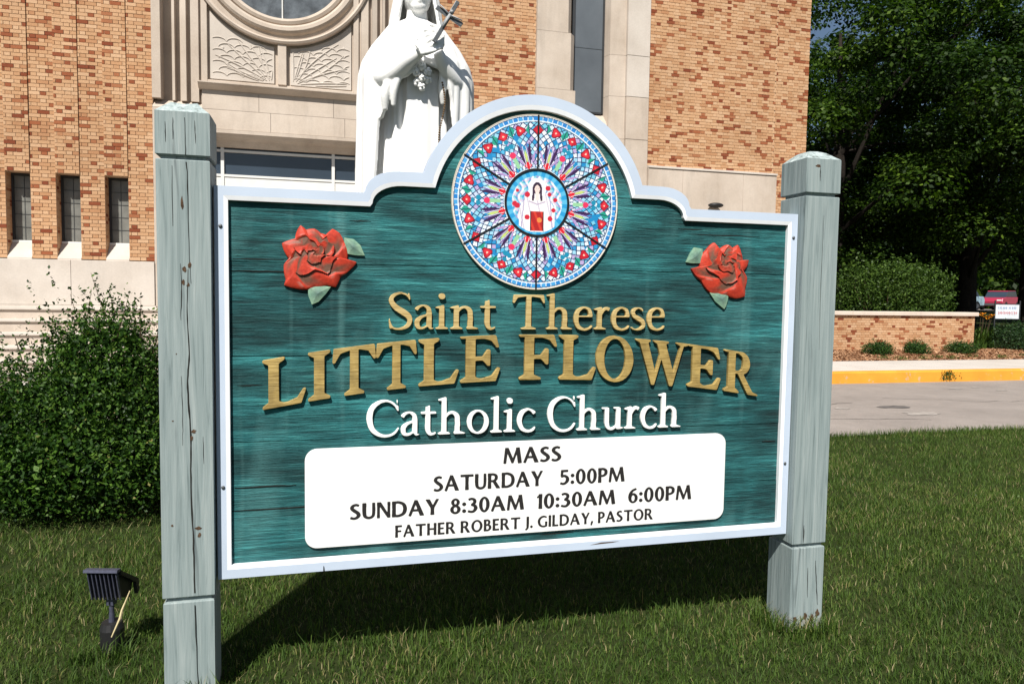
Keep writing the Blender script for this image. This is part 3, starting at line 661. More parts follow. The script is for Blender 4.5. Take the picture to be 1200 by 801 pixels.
# raised frame around the reliefs + centre mullion
q = MB(); q.box(-1.955, -1.86, Y0 + .05, Y0 + .139, 5.2, 8.2).box(2 * CX + 1.86, 2 * CX + 1.955, Y0 + .05, Y0 + .139, 5.2, 8.2)
q.box(-1.86, 2 * CX + 1.86, Y0 + .055, Y0 + .139, 5.201, 5.27); q.build('relief_frame', LIME, church, bevel=.008)
MB().box(CX - .075, CX + .075, Y0 + .03, Y0 + .139, 5.271, 6.03).build('relief_mullion', LIME, church, bevel=.01)
# carved panels: low relief of hills, clouds and little birds
for s in (-1, 1):
    pan = MB(); xa, xb = (CX - 1.22, CX - .14) if s < 0 else (CX + .14, CX + 1.22)
    zt = lambda x_: RZ - math.sqrt(max(1.66 ** 2 - (x_ - CX) ** 2, 0)) - .03
    xs = np.linspace(xa, xb, 24)
    bot = [(x_, 5.30) for x_ in xs]; top = [(x_, zt(x_)) for x_ in xs[::-1]]
    pan.prism([tuple(p) for p in bot + top], 'y', Y0 + .10, Y0 + .139); po = pan.build('relief_panel', LIME2, church)
    cv = MB(); rc = random.Random(9 + s)
    def stroke(P_, r_):
        P_ = [(x_, Y0 + .097, z_) for x_, z_ in P_ if xa + .03 < x_ < xb - .03 and 5.325 < z_ < zt(x_) - .05]
        if len(P_) > 3: cv.tube(P_, [r_ * (.45 + .55 * math.sin(PI * (i + .5) / len(P_))) for i in range(len(P_))], 6)
    # long leaves sweeping up from the lower corner next to the mullion
    ox = xb - .05 if s < 0 else xa + .05; sg = s
    for i in range(15):
        a0 = math.radians(4 + i * 9.5); L_ = rc.uniform(.75, 1.2); bd_ = rc.uniform(-.25, .35)
        stroke([(ox + sg * L_ * u * math.cos(a0 + bd_ * u), 5.30 + L_ * u * math.sin(a0 + bd_ * u) * .9) for u in np.linspace(.08 + .05 * (i % 3), 1, 16)], .015)
    for i in range(7):      # scalloped hills crossing them
        z0_r = 5.36 + .10 * i; amp = .05
        for k in range(4):
            cx_r = xa + .14 + k * .27 + (.13 if i % 2 else 0); r_ = .13
            stroke([(cx_r + r_ * math.cos(t), z0_r + r_ * .55 * math.sin(t)) for t in np.linspace(.15, PI - .15, 11)], .012)
    for i in range(9):      # small buds
        x_ = rc.uniform(xa + .08, xb - .08); z_ = rc.uniform(5.8, 6.6)
        if z_ < zt(x_) - .1: cv.ball((x_, Y0 + .1, z_), .026, 1, .5, 1.2, 8, 6)
    cv.build('relief_carving', LIME2, po)
# ledge and lintel
MB().prism([(Y0 - .10, 5.14), (Y0 - .13, 5.17), (Y0 - .13, 5.19), (Y0 + .06, 5.2), (Y0 + .2, 5.2), (Y0 + .2, 5.08), (Y0 - .02, 5.08)], 'x', -2.0, 2 * CX + 2.0).build('portal_ledge', LIME, church)
x = -1.95
for wdt in (.95, 1.3, .95):
    xe = min(x + wdt, 2 * CX + 1.95)
    MB().prism([(Y0 - .01, 4.745), (Y0 + .5, 4.745), (Y0 + .5, 5.079), (Y0 + .0, 5.079)], 'x', x + .003, xe - .003).build('lintel_block', LIME, church)
    MB().prism([(Y0 - .04, 4.40), (Y0 + .5, 4.40), (Y0 + .5, 4.738), (Y0 - .015, 4.738)], 'x', x + .203, min(xe + .2, 2 * CX + 1.95) - .003 if wdt != .95 or x > -1 else xe + .197).build('lintel_block', LIME, church) if x > -1.9 else MB().prism([(Y0 - .04, 4.40), (Y0 + .5, 4.40), (Y0 + .5, 4.738), (Y0 - .015, 4.738)], 'x', x, xe + .197).build('lintel_block', LIME, church)
    x = xe
MB().prism([(Y0 - .07, 4.33), (Y0 - .07, 4.39), (Y0 + .45, 4.399), (Y0 + .45, 4.14), (Y0 + .22, 4.14), (Y0 + .12, 4.24), (Y0 + .0, 4.27)], 'x', -1.948, 2 * CX + 1.948).build('soffit_moulding', LIME, church)
# entrance screen
ent = Y0 + .30
f = MB(); z0_, z1_ = 1.24, 4.14
for xx in (-1.95, -1.68, .27, .70): f.box(xx, xx + .055, ent - .05, ent + .05, z0_, z1_)
f.box(-.62, -.565, ent - .05, ent + .05, z0_, 3.36); f.box(-1.895, .70, ent - .03, ent - .012, 3.401, 3.619)
for zz in (4.10, 3.66, 3.40): f.box(-1.95, .755, ent - .045, ent + .045, zz - .04, zz)
fo = f.build('entrance_screen', ALU, church)
MB().box(-1.95, .755, ent, ent + .01, z0_, 4.14).build('pane', GLASS, fo)
for xx in (-.55, -.68): MB().tube([(xx, ent - .1, 2.1), (xx, ent - .1, 2.6)], .015, 8).build('door_handle', GREYM, fo)
# tall window with limestone surround on the right
sur = MB()
MB().prism([(4.16, Y0 - .07), (4.86, Y0 - .07), (4.97, Y0 + .06), (4.97, Y0 + .5), (4.16, Y0 + .5)], 'z', 5.62, 6.72).build('surround_block', LIME, church)
MB().prism([(4.16, Y0 - .07), (4.97, Y0 - .07), (4.985, Y0 + .02), (4.985, Y0 + .5), (4.16, Y0 + .5)], 'z', 5.02, 5.615).build('surround_block', LIME, church)
MB().prism([(4.16, Y0 - .07), (4.80, Y0 - .07), (4.90, Y0 + .06), (4.90, Y0 + .5), (4.16, Y0 + .5)], 'z', 6.725, 8.4).build('surround_block', LIME, church)
MB().prism([(4.16, Y0 - .07), (5.3, Y0 - .07), (5.3, Y0 + .5), (4.16, Y0 + .5)], 'z', 1.235, 5.015).build('surround_block', LIME, church)
for za, zb in ((1.235, 3.6), (3.605, 4.75), (4.755, 5.6), (5.605, 6.42), (6.425, 8.4)):
    MB().prism([(5.66, Y0 + .25), (5.72, Y0 + .0), (6.06, Y0 - .02), (6.06, Y0 + .5), (5.66, Y0 + .5)], 'z', max(za, 1.24) + .002 if za < 5 else za, zb).build('surround_block', LIME, church)
    MB().box(6.064, 6.555, Y0 - .09, Y0 + .5, za, zb - .006).build('surround_block', LIME2 if za > 5 else LIME, church)
MB().prism([(Y0 + .0, 4.98), (Y0 + .5, 4.98), (Y0 + .5, 5.28), (Y0 + .2, 5.25)], 'x', 4.99, 5.70).build('window_sill', LIME, church)
MB().box(5.301, 5.658, Y0 - .05, Y0 + .5, 1.235, 4.978).build('surround_block', LIME, church)
tw = MB(); gy = Y0 + .2
tw.box(5.63, 5.66, gy - .03, gy + .04, 5.28, 8.4).box(4.975, 5.03, gy - .03, gy + .04, 5.28, 8.4).box(5.03, 5.63, gy - .03, gy + .04, 5.26, 5.30)
two = tw.build('tall_window', DARKMET, church); MB().box(5.03, 5.63, gy, gy + .01, 5.30, 8.4).build('pane', simple('grey_glass', (.12, .135, .15), .15, .6, var=.3, sc_=.8), two)
for i in range(1, 3): MB().box(5.03, 5.63, gy - .006, gy - .001, 5.3 + i * 1.26, 5.308 + i * 1.26).build('glazing_bar', GREYM, two)
# limestone base at the right: blocks with a moulded top course
x = 6.56
for wdt in (.78, 1.42, .81):
    MB().box(x + .002, x + wdt - .002, Y0 - .16, Y0 + .3, 2.2, 4.19).build('base_block', LIME, church, bevel=.006)
    MB().box(x + .002, x + wdt - .002, Y0 - .17, Y0 + .3, .0, 2.195).build('base_block', LIME, church, bevel=.006); x += wdt
MB().prism([(Y0 - .18, 4.194), (Y0 - .18, 4.23), (Y0 - .0, 4.27), (Y0 + .3, 4.27), (Y0 + .3, 4.194)], 'x', 6.56, 9.575).build('base_course', LIME2, church)
# front steps
steps = empty('entrance_steps', (-2, 13.4, 0), 0, 'wide pale limestone steps rising to the church entrance behind the hedge', 'steps')
lv = [1.235, 1.05, .85, .66, .47, .30]
for i, z_ in enumerate(lv):
    ya = 13.62 - i * .36 - (2.0 - 2.0)
    ya = 13.50 - i * .31
    MB().box(-8, 1.6, ya, 13.93, z_ - .045, z_ - .001).build('tread', LIME2, steps, bevel=.008).location = (2, -13.4, 0)
    MB().box(-8.49, 1.59, ya + .035, 13.925, (lv[i + 1] if i < 5 else .15) - .002, z_ - .046).build('riser', LIME, steps).location = (2, -13.4, 0)
wl = empty('wall_lamp', (8.05, 13.72, 3.48), 0, 'small dark dome lamp fixed to the limestone base just above the sign', 'lamp')
q = MB(); q.ball((0, 0, 0), .17, 1, .7, .32, 18, 8); q.build('lamp_shade', BLACKP, wl, smooth=True)
MB().box(-.04, .04, 0, .13, -.04, .02).build('bracket', GREYM, wl)

# ------------------------------------------------------------------ retaining wall at right
rw = empty('retaining_wall', (14, 15.5, 0), 0, 'low tan brick retaining wall with pale stone capping above a mulch bed', 'wall')
YW = 15.5; st = MB(); ind = []; r1 = random.Random(8)
lay(brick_rects(10.6, 16.9, .12, 1.17), YW, st, ind, lambda a, b_, c_, d: (b_ - a) > .16 and a > 12.55, r1)
def off(o): o.location = Vector(o.location) - Vector((14, 15.5, 0)); return o
bricks_before = set(rw.children)
rest = place_bricks(ind, rw)
for o in rw.children: off(o)
for (a, b_, c_, d, y, t) in rest: st.tone = t; st.box(a, b_, y, y + .02, c_, d, 'k')
for r in range(16):
    for k in range(2):
        st.tone = tonef(r1); za = .12 + r * .0656; st.box(16.892, 16.902, YW + .015 + k * .17, YW + .16 + k * .17, za + .004, za + .061, 'l')
tag(off(st.build('brickwork', BRICK, rw)), kind='stuff')
off(MB().box(10.6, 16.893, YW + .012, YW + .34, .05, 1.17).build('mortar_bed', MORTAR, rw))
x = 10.6
for wdt in (1.22, 1.2, 1.24, 1.2, 1.52):
    off(MB().box(x + .003, x + wdt - .003, YW - .06, YW + .40, 1.172, 1.275).build('capstone', CAPSTONE, rw, bevel=.012)); x += wdt

# ------------------------------------------------------------------ SIGN
SX, SY = .86, 2.838
sign = empty('church_sign', (SX, SY, 0), 0, 'teal wooden church sign with stained glass medallion, gold lettering and white mass times panel', 'sign')
def S(o): o.location = (-SX, -SY, 0); return o
def outl(sx, zb, zt, xa, za, c0, r_, xs1, xs2, zs, n1=9, n2=40):
    """right half then mirrored; xs1..xs2 quarter shoulder"""
    R = [(SX + sx, zb), (SX + sx, zt), (SX + xs2, zt)]
    for k in range(n1):
        t = k / (n1 - 1) * PI / 2; R.append((SX + xs1 + (xs2 - xs1) * math.cos(t) * .93, zt + .012 + (zs - zt - .012) * math.sin(t)))
    R.append((SX + xa, za))
    a0 = math.asin((za - c0) / r_)
    arcp = [(SX + r_ * math.cos(a0 + (PI - 2 * a0) * k / n2), c0 + r_ * math.sin(a0 + (PI - 2 * a0) * k / n2)) for k in range(1, n2)]
    Lh = [(2 * SX - p[0], p[1]) for p in reversed(R)]
    return R + arcp + Lh
OUT = outl(1.22, .453, 1.905, .459, 1.993, 1.842, .484, .555, .69, 1.992)
MID = outl(1.187, .487, 1.871, .427, 1.953, 1.842, .443, .545, .672, 1.953)
INN = outl(1.172, .502, 1.855, .415, 1.938, 1.842, .425, .54, .664, 1.938)
def strip(name, A, ya, B_, yb, mat, parent, extra=None):
    q = MB(); rows = [[(p[0], y, p[1]) for p in L_] for L_, y in extra]
    q.grid(rows, True); return q.build(name, mat, parent)
fr = S(strip('frame', 0, 0, 0, 0, FRAME, sign, extra=[(INN, SY + .066), (OUT, SY + .066), (OUT, SY + .002), ([(SX + (x - SX) * .9985, z - .0005) for x, z in OUT], SY), (MID, SY)]))
S(strip('inner_bevel', 0, 0, 0, 0, BEVELW, sign, extra=[([(x, z) for x, z in MID], SY), (INN, SY + .0035), (INN, SY + .062)]))
# teal boards, seams recessed
def clip(poly, zc, keep_above):
    out = []; n = len(poly)
    for i in range(n):
        p, q = poly[i], poly[(i + 1) % n]; ip = (p[1] >= zc) == keep_above; iq = (q[1] >= zc) == keep_above
        if ip: out.append(p)
        if ip != iq: t = (zc - p[1]) / (q[1] - p[1]); out.append((p[0] + (q[0] - p[0]) * t, zc))
    return out
zs_ = [.4, .70, .962, 1.285, 1.635, 2.5]
INB = [(SX + (x - SX) * 1.001, z) for x, z in INN]
for i in range(5):
    P_ = INB
    if i > 0: P_ = clip(P_, zs_[i] + .0014, True)
    if i < 4: P_ = clip(P_, zs_[i + 1] - .0014, False)
    S(MB().prism(P_, 'y', SY + .021 + [0, .002, 0, .0015, .0][i], SY + .058).build('board', TEAL, sign))
MB().box(-1.19, 1.19, .0585, .064, .47, 1.86).build('backing', CAULK, sign)
YF = SY + .021
# short cracks in the boards
rc = random.Random(4)
for (xa, xb, z_) in ((-.30, -.12, 1.645), (-.31, .02, .703), (-.30, -.08, .79), (-.29, -.2, 1.175), (1.95, 2.02, .88), (.12, .2, 1.80), (1.5, 1.62, 1.82), (1.55, 1.9, 1.80), (.9, 1.05, .525), (-.31, -.05, 1.60)):
    q = MB(); n = 8; top = []; bot = []
    for k in range(n + 1):
        x_ = xa + (xb - xa) * k / n; wv = rc.uniform(-.001, .001); h_ = .0018 * math.sin(PI * k / n) + .0002
        top.append((x_, z_ + wv + h_)); bot.append((x_, z_ + wv - h_))
    q.prism(bot + top[::-1], 'y', YF - .0012, YF + .002); S(q.build('crack', CRACK, sign))
# raised lettering
arcz = lambda x_: -.094 * ((x_ - .87) / 1.05) ** 2
def raised(font, text, xa, xb, base, cap, mat, gap, warp=False, th=.014):
    for ch, lps in word(font, text, xa, xb, base, cap, gap):
        if warp: lps = [np.c_[l_[:, 0], l_[:, 1] + np.array([arcz(x_) for x_ in l_[:, 0]])] for l_ in lps]
        S(plate('letter', lps, YF - th, th + .003, mat, sign, bevel=.0014))
raised(GS, 'Saint', .27, .694, 1.386, .145, GOLD, .075)
raised(GS, 'Therese', .768, 1.441, 1.386, .143, GOLD, .07)
raised(GS, 'Catholic', .185, .868, .966, .143, WLET, .07)
raised(GS, 'Church', .923, 1.53, .962, .145, WLET, .07)
for ch, xa, xb in (('L', -.197, -.043), ('I', -.033, .047), ('T', .057, .218), ('T', .221, .376), ('L', .386, .544), ('E', .553, .714), ('F', .797, .955), ('L', .968, 1.128), ('O', 1.132, 1.299), ('W', 1.312, 1.557), ('E', 1.559, 1.718), ('R', 1.738, 1.906)):
    raised(GL, ch, xa, xb, 1.180, .186, GOLD2, 0, True, .016)
# schedule board
def rrect(x0, x1, z0, z1, r_, n=8):
    P_ = []
    for cx, cz, a in ((x1 - r_, z1 - r_, 0), (x0 + r_, z1 - r_, 1), (x0 + r_, z0 + r_, 2), (x1 - r_, z0 + r_, 3)):
        for k in range(n + 1): t = (a + k / n) * PI / 2; P_.append((cx + r_ * math.cos(t), cz + r_ * math.sin(t)))
    return P_
board = S(plate('schedule_panel', [np.array(rrect(-.046, 1.756, .542, .926, .045))], YF - .012, .014, PANELW, sign, bevel=.001))
def flat(text, xa, xb, base, cap, space=.5, gap=.075):
    L_ = [l_ for ch, lps in word(GN, text, xa, xb, base, cap, gap, space) for l_ in lps]
    o = plate('lettering', L_, YF - .0128, .0012, INK, board); return o
flat('MASS', .735, .985, .838, .063)
flat('SATURDAY', .448, .905, .738, .061); flat('5:00PM', .981, 1.274, .737, .061)
flat('SUNDAY', .121, .470, .645, .061); flat('8:30AM', .516, .826, .643, .060); flat('10:30AM', .881, 1.233, .641, .060); flat('6:00PM', 1.292, 1.594, .641, .061)
flat('FATHER ROBERT J. GILDAY, PASTOR', .296, 1.411, .562, .047, .30, .09)
# medallion
MR = .348; MZ = 1.900; MXc = .861
def medal_colors(x, y):
    """x, y in units of the radius -> rgb (sRGB 0..255)"""
    r_ = np.hypot(x, y); th = np.degrees(np.arctan2(y, x)) % 360; C = np.zeros(x.shape + (3,)); C[:] = (228, 238, 246)
    def put(mask, c_): C[mask] = c_
    rn = np.random.default_rng(3)
    # lattice field: diamonds in pale blues with blue leads
    a = (th * 64 / 360); b_ = r_ * 26
    u = np.floor(a + b_ * .5).astype(int); v_ = np.floor(a - b_ * .5).astype(int); hsh = (u * 73 + v_ * 151 + (u * v_) % 17) % 11
    f_ = (r_ > .40) & (r_ < .92)
    pal = [(228, 240, 250), (160, 214, 240), (232, 240, 248), (88, 184, 228), (200, 214, 240), (40, 150, 208), (236, 242, 250), (120, 200, 226), (186, 168, 214), (214, 232, 246), (150, 210, 236)]
    for i, p in enumerate(pal): put(f_ & (hsh == i), p)
    fr1 = (a + b_ * .5) % 1; fr2 = (a - b_ * .5) % 1
    put(f_ & ((fr1 < .19) | (fr2 < .19)), (30, 58, 104))
    # bright cyan zones between petals, every 30 degrees
    p30 = (th + 15) % 30 - 15; p60 = (th + 30) % 60 - 30
    put(f_ & (np.abs((th) % 30 - 15) < (r_ - .52) * 32) & (r_ > .55) & (r_ < .8) & (hsh % 3 == 0), (24, 136, 196))
    # 24 flowers near the edge
    q15 = (th + 7.5) % 15 - 7.5; lx = np.radians(q15) * r_; ly = r_ - .835; idx = (np.floor((th + 7.5) / 15).astype(int)) % 24
    # leaves between
    q2 = (th) % 15 - 7.5; lx2 = np.radians(q2) * r_; ly2 = r_ - .845
    put((np.abs(lx2) * 1.3 + np.abs(ly2 + .012 * np.sign(lx2)) < .062) & (idx % 4 != 2), (30, 158, 134))
    put((np.abs(lx2) < .006) & (np.abs(ly2) < .06), (18, 70, 90))
    fl = np.where(idx % 2 == 0, np.abs(lx) + np.abs(ly), np.hypot(lx, ly) * 1.25 * (1 + .18 * np.cos(3 * np.arctan2(ly, lx))))
    put(fl < .070, (110, 16, 40)); put(fl < .058, (196, 24, 46)); put((fl < .044) & (hsh % 2 == 0), (222, 46, 62)); put(fl < .014, (246, 206, 186))
    # rings
    put((r_ > .915) & (r_ < .925), (40, 66, 110)); put((r_ >= .925) & (r_ < .94), (226, 238, 246))
    dash = np.floor(th * 100 / 360).astype(int) % 2
    put((r_ >= .94) & (r_ < .98), (34, 128, 204)); put((r_ >= .94) & (r_ < .98) & (dash == 0), (72, 160, 220)); put((r_ >= .94) & (r_ < .98) & ((th * 100 / 360) % 1 < .16), (210, 228, 240))
    put(r_ >= .988, (232, 228, 220)); put((r_ > .98) & (r_ < .988), (30, 60, 100))
    # purple petals: pairs of spikes at 15 degree offsets
    for k in range(12):
        cdeg = 15 + 30 * k; d = (th - cdeg + 180) % 360 - 180; lx = np.radians(d) * r_
        for o_, col_, w0 in ((-.052, (58, 28, 78), .020), (.052, (58, 28, 78), .020), (0, (196, 216, 120), .016), (-.088, (176, 150, 204), .014), (.088, (176, 150, 204), .014), (-.028, (120, 96, 160), .010), (.028, (120, 96, 160), .010)):
            ra, rb = (.44, .70) if abs(o_) < .06 and o_ else ((.46, .62) if o_ == 0 else (.44, .60))
            t = (r_ - ra) / (rb - ra); cxx = o_ * (.45 + 1.0 * np.clip(t, 0, 1))
            put((t > 0) & (t < 1) & (np.abs(lx - cxx) < w0 * np.sin(np.clip(t, 0, 1) * PI * .9 + .25)), col_)
        put((np.abs(lx) + np.abs(r_ - .435)) < .048, (216, 30, 48))
        put((np.abs(lx) > .018) & (np.abs(lx) < .024) & (r_ > .42) & (r_ < .66), (244, 244, 250))
    for k in range(6):
        cdeg = 60 * k; d = (th - cdeg + 180) % 360 - 180; lx = np.radians(d) * r_
        put((np.abs(lx) < .022) & (r_ > .44) & (r_ < .57), (150, 206, 160)); put(np.hypot(lx, r_ - .60) < .036, (226, 52, 96)); put(np.hypot(np.abs(lx) - .03, r_ - .70) < .03, (24, 140, 176)); put(np.hypot(lx, r_ - .765) < .026, (24, 140, 176))
    # inner roundel
    inn = r_ < .375
    put(inn, (206, 216, 236)); hs2 = (np.floor(x * 38 + np.sin(y * 30)) * 31 + np.floor(y * 38 + np.sin(x * 26)) * 57).astype(int) % 9
    for i, p in enumerate([(120, 190, 224), (232, 236, 246), (210, 196, 226), (70, 160, 206), (236, 240, 248), (178, 214, 226), (160, 150, 200), (232, 214, 220), (120, 200, 210)]): put(inn & (hs2 == i), p)
    put(inn & (r_ > .305), (40, 156, 214)); put(inn & (r_ > .305) & (np.floor(th * 44 / 360).astype(int) % 2 == 0), (90, 186, 226))
    # generic robed figure
    fy = y + .0
    wid = np.where(fy > .12, .0, np.clip(.10 + (.12 - fy) * .62, 0, .215)); body = (np.abs(x - .0) < wid) & (fy < .12) & (fy > -.34) & (r_ < .345)
    put(body, (244, 240, 242)); put(body & ((np.floor(x * 60 + fy * 14)).astype(int) % 7 == 0), (206, 200, 216))
    put(np.hypot(x * 1.05, fy - .17) < .115, (240, 240, 246)); put(np.hypot(x * 1.3, fy - .165) < .088, (236, 230, 240)); put(np.hypot(x * 1.25, fy - .165) < .070, (52, 36, 58)); put((np.abs(np.abs(x) - .045 - .1 * (.1 - fy) * (fy < .1)) < .014) & (fy < .17) & (fy > .02), (62, 44, 66))
    put(np.hypot(x * 1.5, fy - .155) < .048, (238, 214, 208)); put((np.abs(x) < .022) & (fy < .12) & (fy > .03), (240, 222, 216)); put((np.abs(np.abs(x) - .014) < .004) & (np.abs(fy - .165) < .004), (80, 50, 60)); put((np.abs(fy + .02 - .35 * np.abs(x)) < .008) & (np.abs(x) < .1), (190, 176, 200)); put((np.abs(np.abs(x) - .16 + .1 * fy) < .006) & (fy < .05) & (fy > -.3) & (r_ < .345), (170, 160, 196))
    skirt = (np.abs(x) < .085) & (fy < -.10) & (fy > -.325); put(skirt, (176, 32, 34)); put(skirt & (np.floor((x + fy * .4) * 34).astype(int) % 3 == 0), (214, 60, 44)); put(skirt & (np.abs(np.abs(x) - .08) < .008), (60, 16, 22)); put(np.hypot(x - .03, fy + .2) < .03, (236, 140, 70))
    for (a_, c_, s__) in ((-.12, .09, .032), (.13, .17, .03), (-.27, -.02, .03), (-.24, -.04, .032), (-.12, -.17, .03), (.22, .04, .026), (.2, -.08, .026), (.16, -.18, .03), (-.24, .13, .02), (.15, .1, .024)):
        put((np.hypot(x - a_, fy - c_) < s__) & (r_ < .34), (204, 36, 60))
    return C
NG = 330; lin_ = np.linspace(-1, 1, NG); X_, Y_ = np.meshgrid((lin_[1:] + lin_[:-1]) / 2, (lin_[1:] + lin_[:-1]) / 2)
keep = np.hypot(X_, Y_) < 1.0
Cc = medal_colors(X_, Y_)[keep] / 255; Cc = np.where(Cc <= .04045, Cc / 12.92, ((Cc + .055) / 1.055) ** 2.4) * .86
ii, jj = np.nonzero(keep); vid = (ii * NG + jj); Fq = np.c_[vid, vid + 1, vid + NG + 1, vid + NG]
used, inv = np.unique(Fq, return_inverse=True); gx = lin_[used % NG]; gz = lin_[used // NG]
rr_ = np.hypot(gx, gz); kf = np.where(rr_ > 1, 1 / rr_, 1); V = np.c_[MXc + gx * kf * MR, np.full(len(used), YF - .0135), MZ + gz * kf * MR]
mo = np_mesh('stained_glass_picture', V, inv.reshape(-1, 4), np.full(len(Fq), .5), PAINTED)
ca = mo.data.color_attributes.new('Col', 'FLOAT_COLOR', 'CORNER'); ca.data.foreach_set('color', np.repeat(np.c_[Cc, np.ones(len(Cc))], 4, axis=0).astype(np.float32).ravel())
md = MB(); n = 96
rows = [[(MXc + r_ * math.cos(2 * PI * k / n), y_, MZ + r_ * math.sin(2 * PI * k / n)) for k in range(n)] for r_, y_ in ((.001, YF - .0115), (MR - .001, YF - .0115), (MR, YF - .0145), (MR + .0022, YF - .0145), (MR + .003, YF - .013), (MR + .003, YF + .004))]
md.grid(rows, True); mdo = S(md.build('medallion', simple('medallion_rim', (.55, .50, .42), .5), sign))
mo.parent = mdo
for k in range(6):
    a_ = math.radians(90 + 60 * k); d = Vector((math.cos(a_), 0, math.sin(a_))); p_ = Vector((-d.z, 0, d.x)) * .0032
    c0 = Vector((MXc, YF - .0165, MZ)); q = MB(); P4 = [c0 + d * .137 - p_, c0 + d * (MR + .001) - p_, c0 + d * (MR + .001) + p_, c0 + d * .137 + p_]
    q.prism([(v[0], v[2]) for v in P4], 'y', YF - .0165, YF - .0136); q.build('lead_spoke', BLACKLEAD, mdo)
q = MB(); rows = [[(MXc + r_ * math.cos(2 * PI * k / n), y_, MZ + r_ * math.sin(2 * PI * k / n)) for k in range(n)] for r_, y_ in ((.128, YF - .0136), (.1285, YF - .0175), (.1365, YF - .0175), (.137, YF - .0136))]
q.grid(rows, True); q.build('lead_ring', BLACKLEAD, mdo)
# carved roses
def rose(out, cx, cz, spin, leaves, label):
    nT, nR = 300, 64; P_ = np.array(out, float); angs = np.arctan2(P_[:, 1] - cz, P_[:, 0] - cx); rad = np.hypot(P_[:, 0] - cx, P_[:, 1] - cz)
    o_ = np.argsort(angs); angs = angs[o_]; rad = rad[o_]
    T = np.linspace(-PI, PI, nT, endpoint=False); Rr = np.interp(T, angs, rad, period=2 * PI)
    V = []; col_ = []
    for j in range(nR + 1):
        s = j / nR
        for i in range(nT):
            t = T[i]; tt = t + cx * 3
            b1 = .27 + .045 * math.sin(3 * tt); b2 = .56 + .07 * math.sin(5 * tt + 1.3 + 2.2 * s * spin); 
            if s < b1: k_, lo, hi, na, tw = 0, 0, b1, 2, 2.6
            elif s < b2: k_, lo, hi, na, tw = 1, b1, b2, 4, 1.5
            else: k_, lo, hi, na, tw = 2, b2, 1.0, 6, 1.25
            u_ = (s - lo) / (hi - lo); ph = (na * (t + spin * tw * math.log(s + .10)) / (2 * PI) + .31 * k_ + .08 * math.sin(t * 2 + cx * 7)) % 1
            if spin > 0: ph = 1 - ph
            ridge = (ph / .86) ** 1.1 if ph < .86 else (1 - ph) / .14
            ridge *= .45 + .55 * min(u_ * 3.0, 1)
            h_ = .007 + .013 * math.sqrt(max(1 - s ** 2.2, 0)) + .0055 * ridge * (1 - s ** 12) + (2 - k_) * .0022 + .0035 * u_ ** 2 * (k_ < 2)
            if j == nR: h_ = -.003
            V.append((cx + math.cos(t) * Rr[i] * s, YF - h_, cz + math.sin(t) * Rr[i] * s))
            wn = .5 + .5 * math.sin(t * 5 + s * 17) * math.sin(t * 3 - s * 9 + cx * 9)
            red = np.array((.50, .045, .022)); brn = np.array((.15, .075, .05)); pnk = np.array((.56, .20, .16)); drk = np.array((.26, .02, .012))
            gmix = min(max((.50 - ridge) / .25, 0), 1) * min(max((1.0 - s) / .25, 0), 1); base = red * (1 - gmix) + brn * gmix
            if s < .33: q_m = .75 * (1 - s / .33); base = base * (1 - q_m) + np.array((.20, .085, .055)) * q_m
            pm = min(max((ridge - .86) / .1, 0), 1) * min(max((wn - .45) / .25, 0), 1) * (1 if s > .25 else 0) * .75; base = base * (1 - pm) + pnk * pm
            dm = .5 * min(max((.35 - wn) / .3, 0), 1); base = tuple(base * (1 - dm) + drk * dm * 1.2)
            col_.append(base)
    F_ = []
    for j in range(nR):
        for i in range(nT): i2 = (i + 1) % nT; F_.append((j * nT + i, (j + 1) * nT + i, (j + 1) * nT + i2, j * nT + i2))
    me = bpy.data.meshes.new('rose'); me.from_pydata(V, [], F_); me.materials.append(ROSEP); ca = me.color_attributes.new('Col', 'FLOAT_COLOR', 'POINT')
    ca.data.foreach_set('color', [c for b_ in col_ for c in (*b_, 1)]); me.update(); o = S(link('rose', me, sign)); o['label'] = label
    for lf in leaves:
        L_ = np.array(lf); c_ = L_.mean(0); tip = L_[0]; V = [(p[0], YF - .009, p[1]) for p in L_] + [(c_[0], YF - .016, c_[1])] + [(p[0], YF + .003, p[1]) for p in L_]; n_ = len(L_)
        F_ = [(i, (i + 1) % n_, n_) for i in range(n_)] + [(i, n_ + 1 + i, n_ + 1 + (i + 1) % n_, (i + 1) % n_) for i in range(n_)]
        me = bpy.data.meshes.new('leaf'); me.from_pydata(V, [], F_); me.materials.append(ROSEP); ca = me.color_attributes.new('Col', 'FLOAT_COLOR', 'POINT')
        cc = [((.17, .32, .23) if k % 2 else (.24, .38, .26)) for k in range(n_)] + [(.10, .17, .15)] + [(.1, .2, .17)] * (n_)
        ca.data.foreach_set('color', [c for b_ in cc for c in (*b_, 1)]); me.update(); link('leaf', me, o)
def px2(px, py, s, ox, oz): return (ox + px * s, oz - py * s)
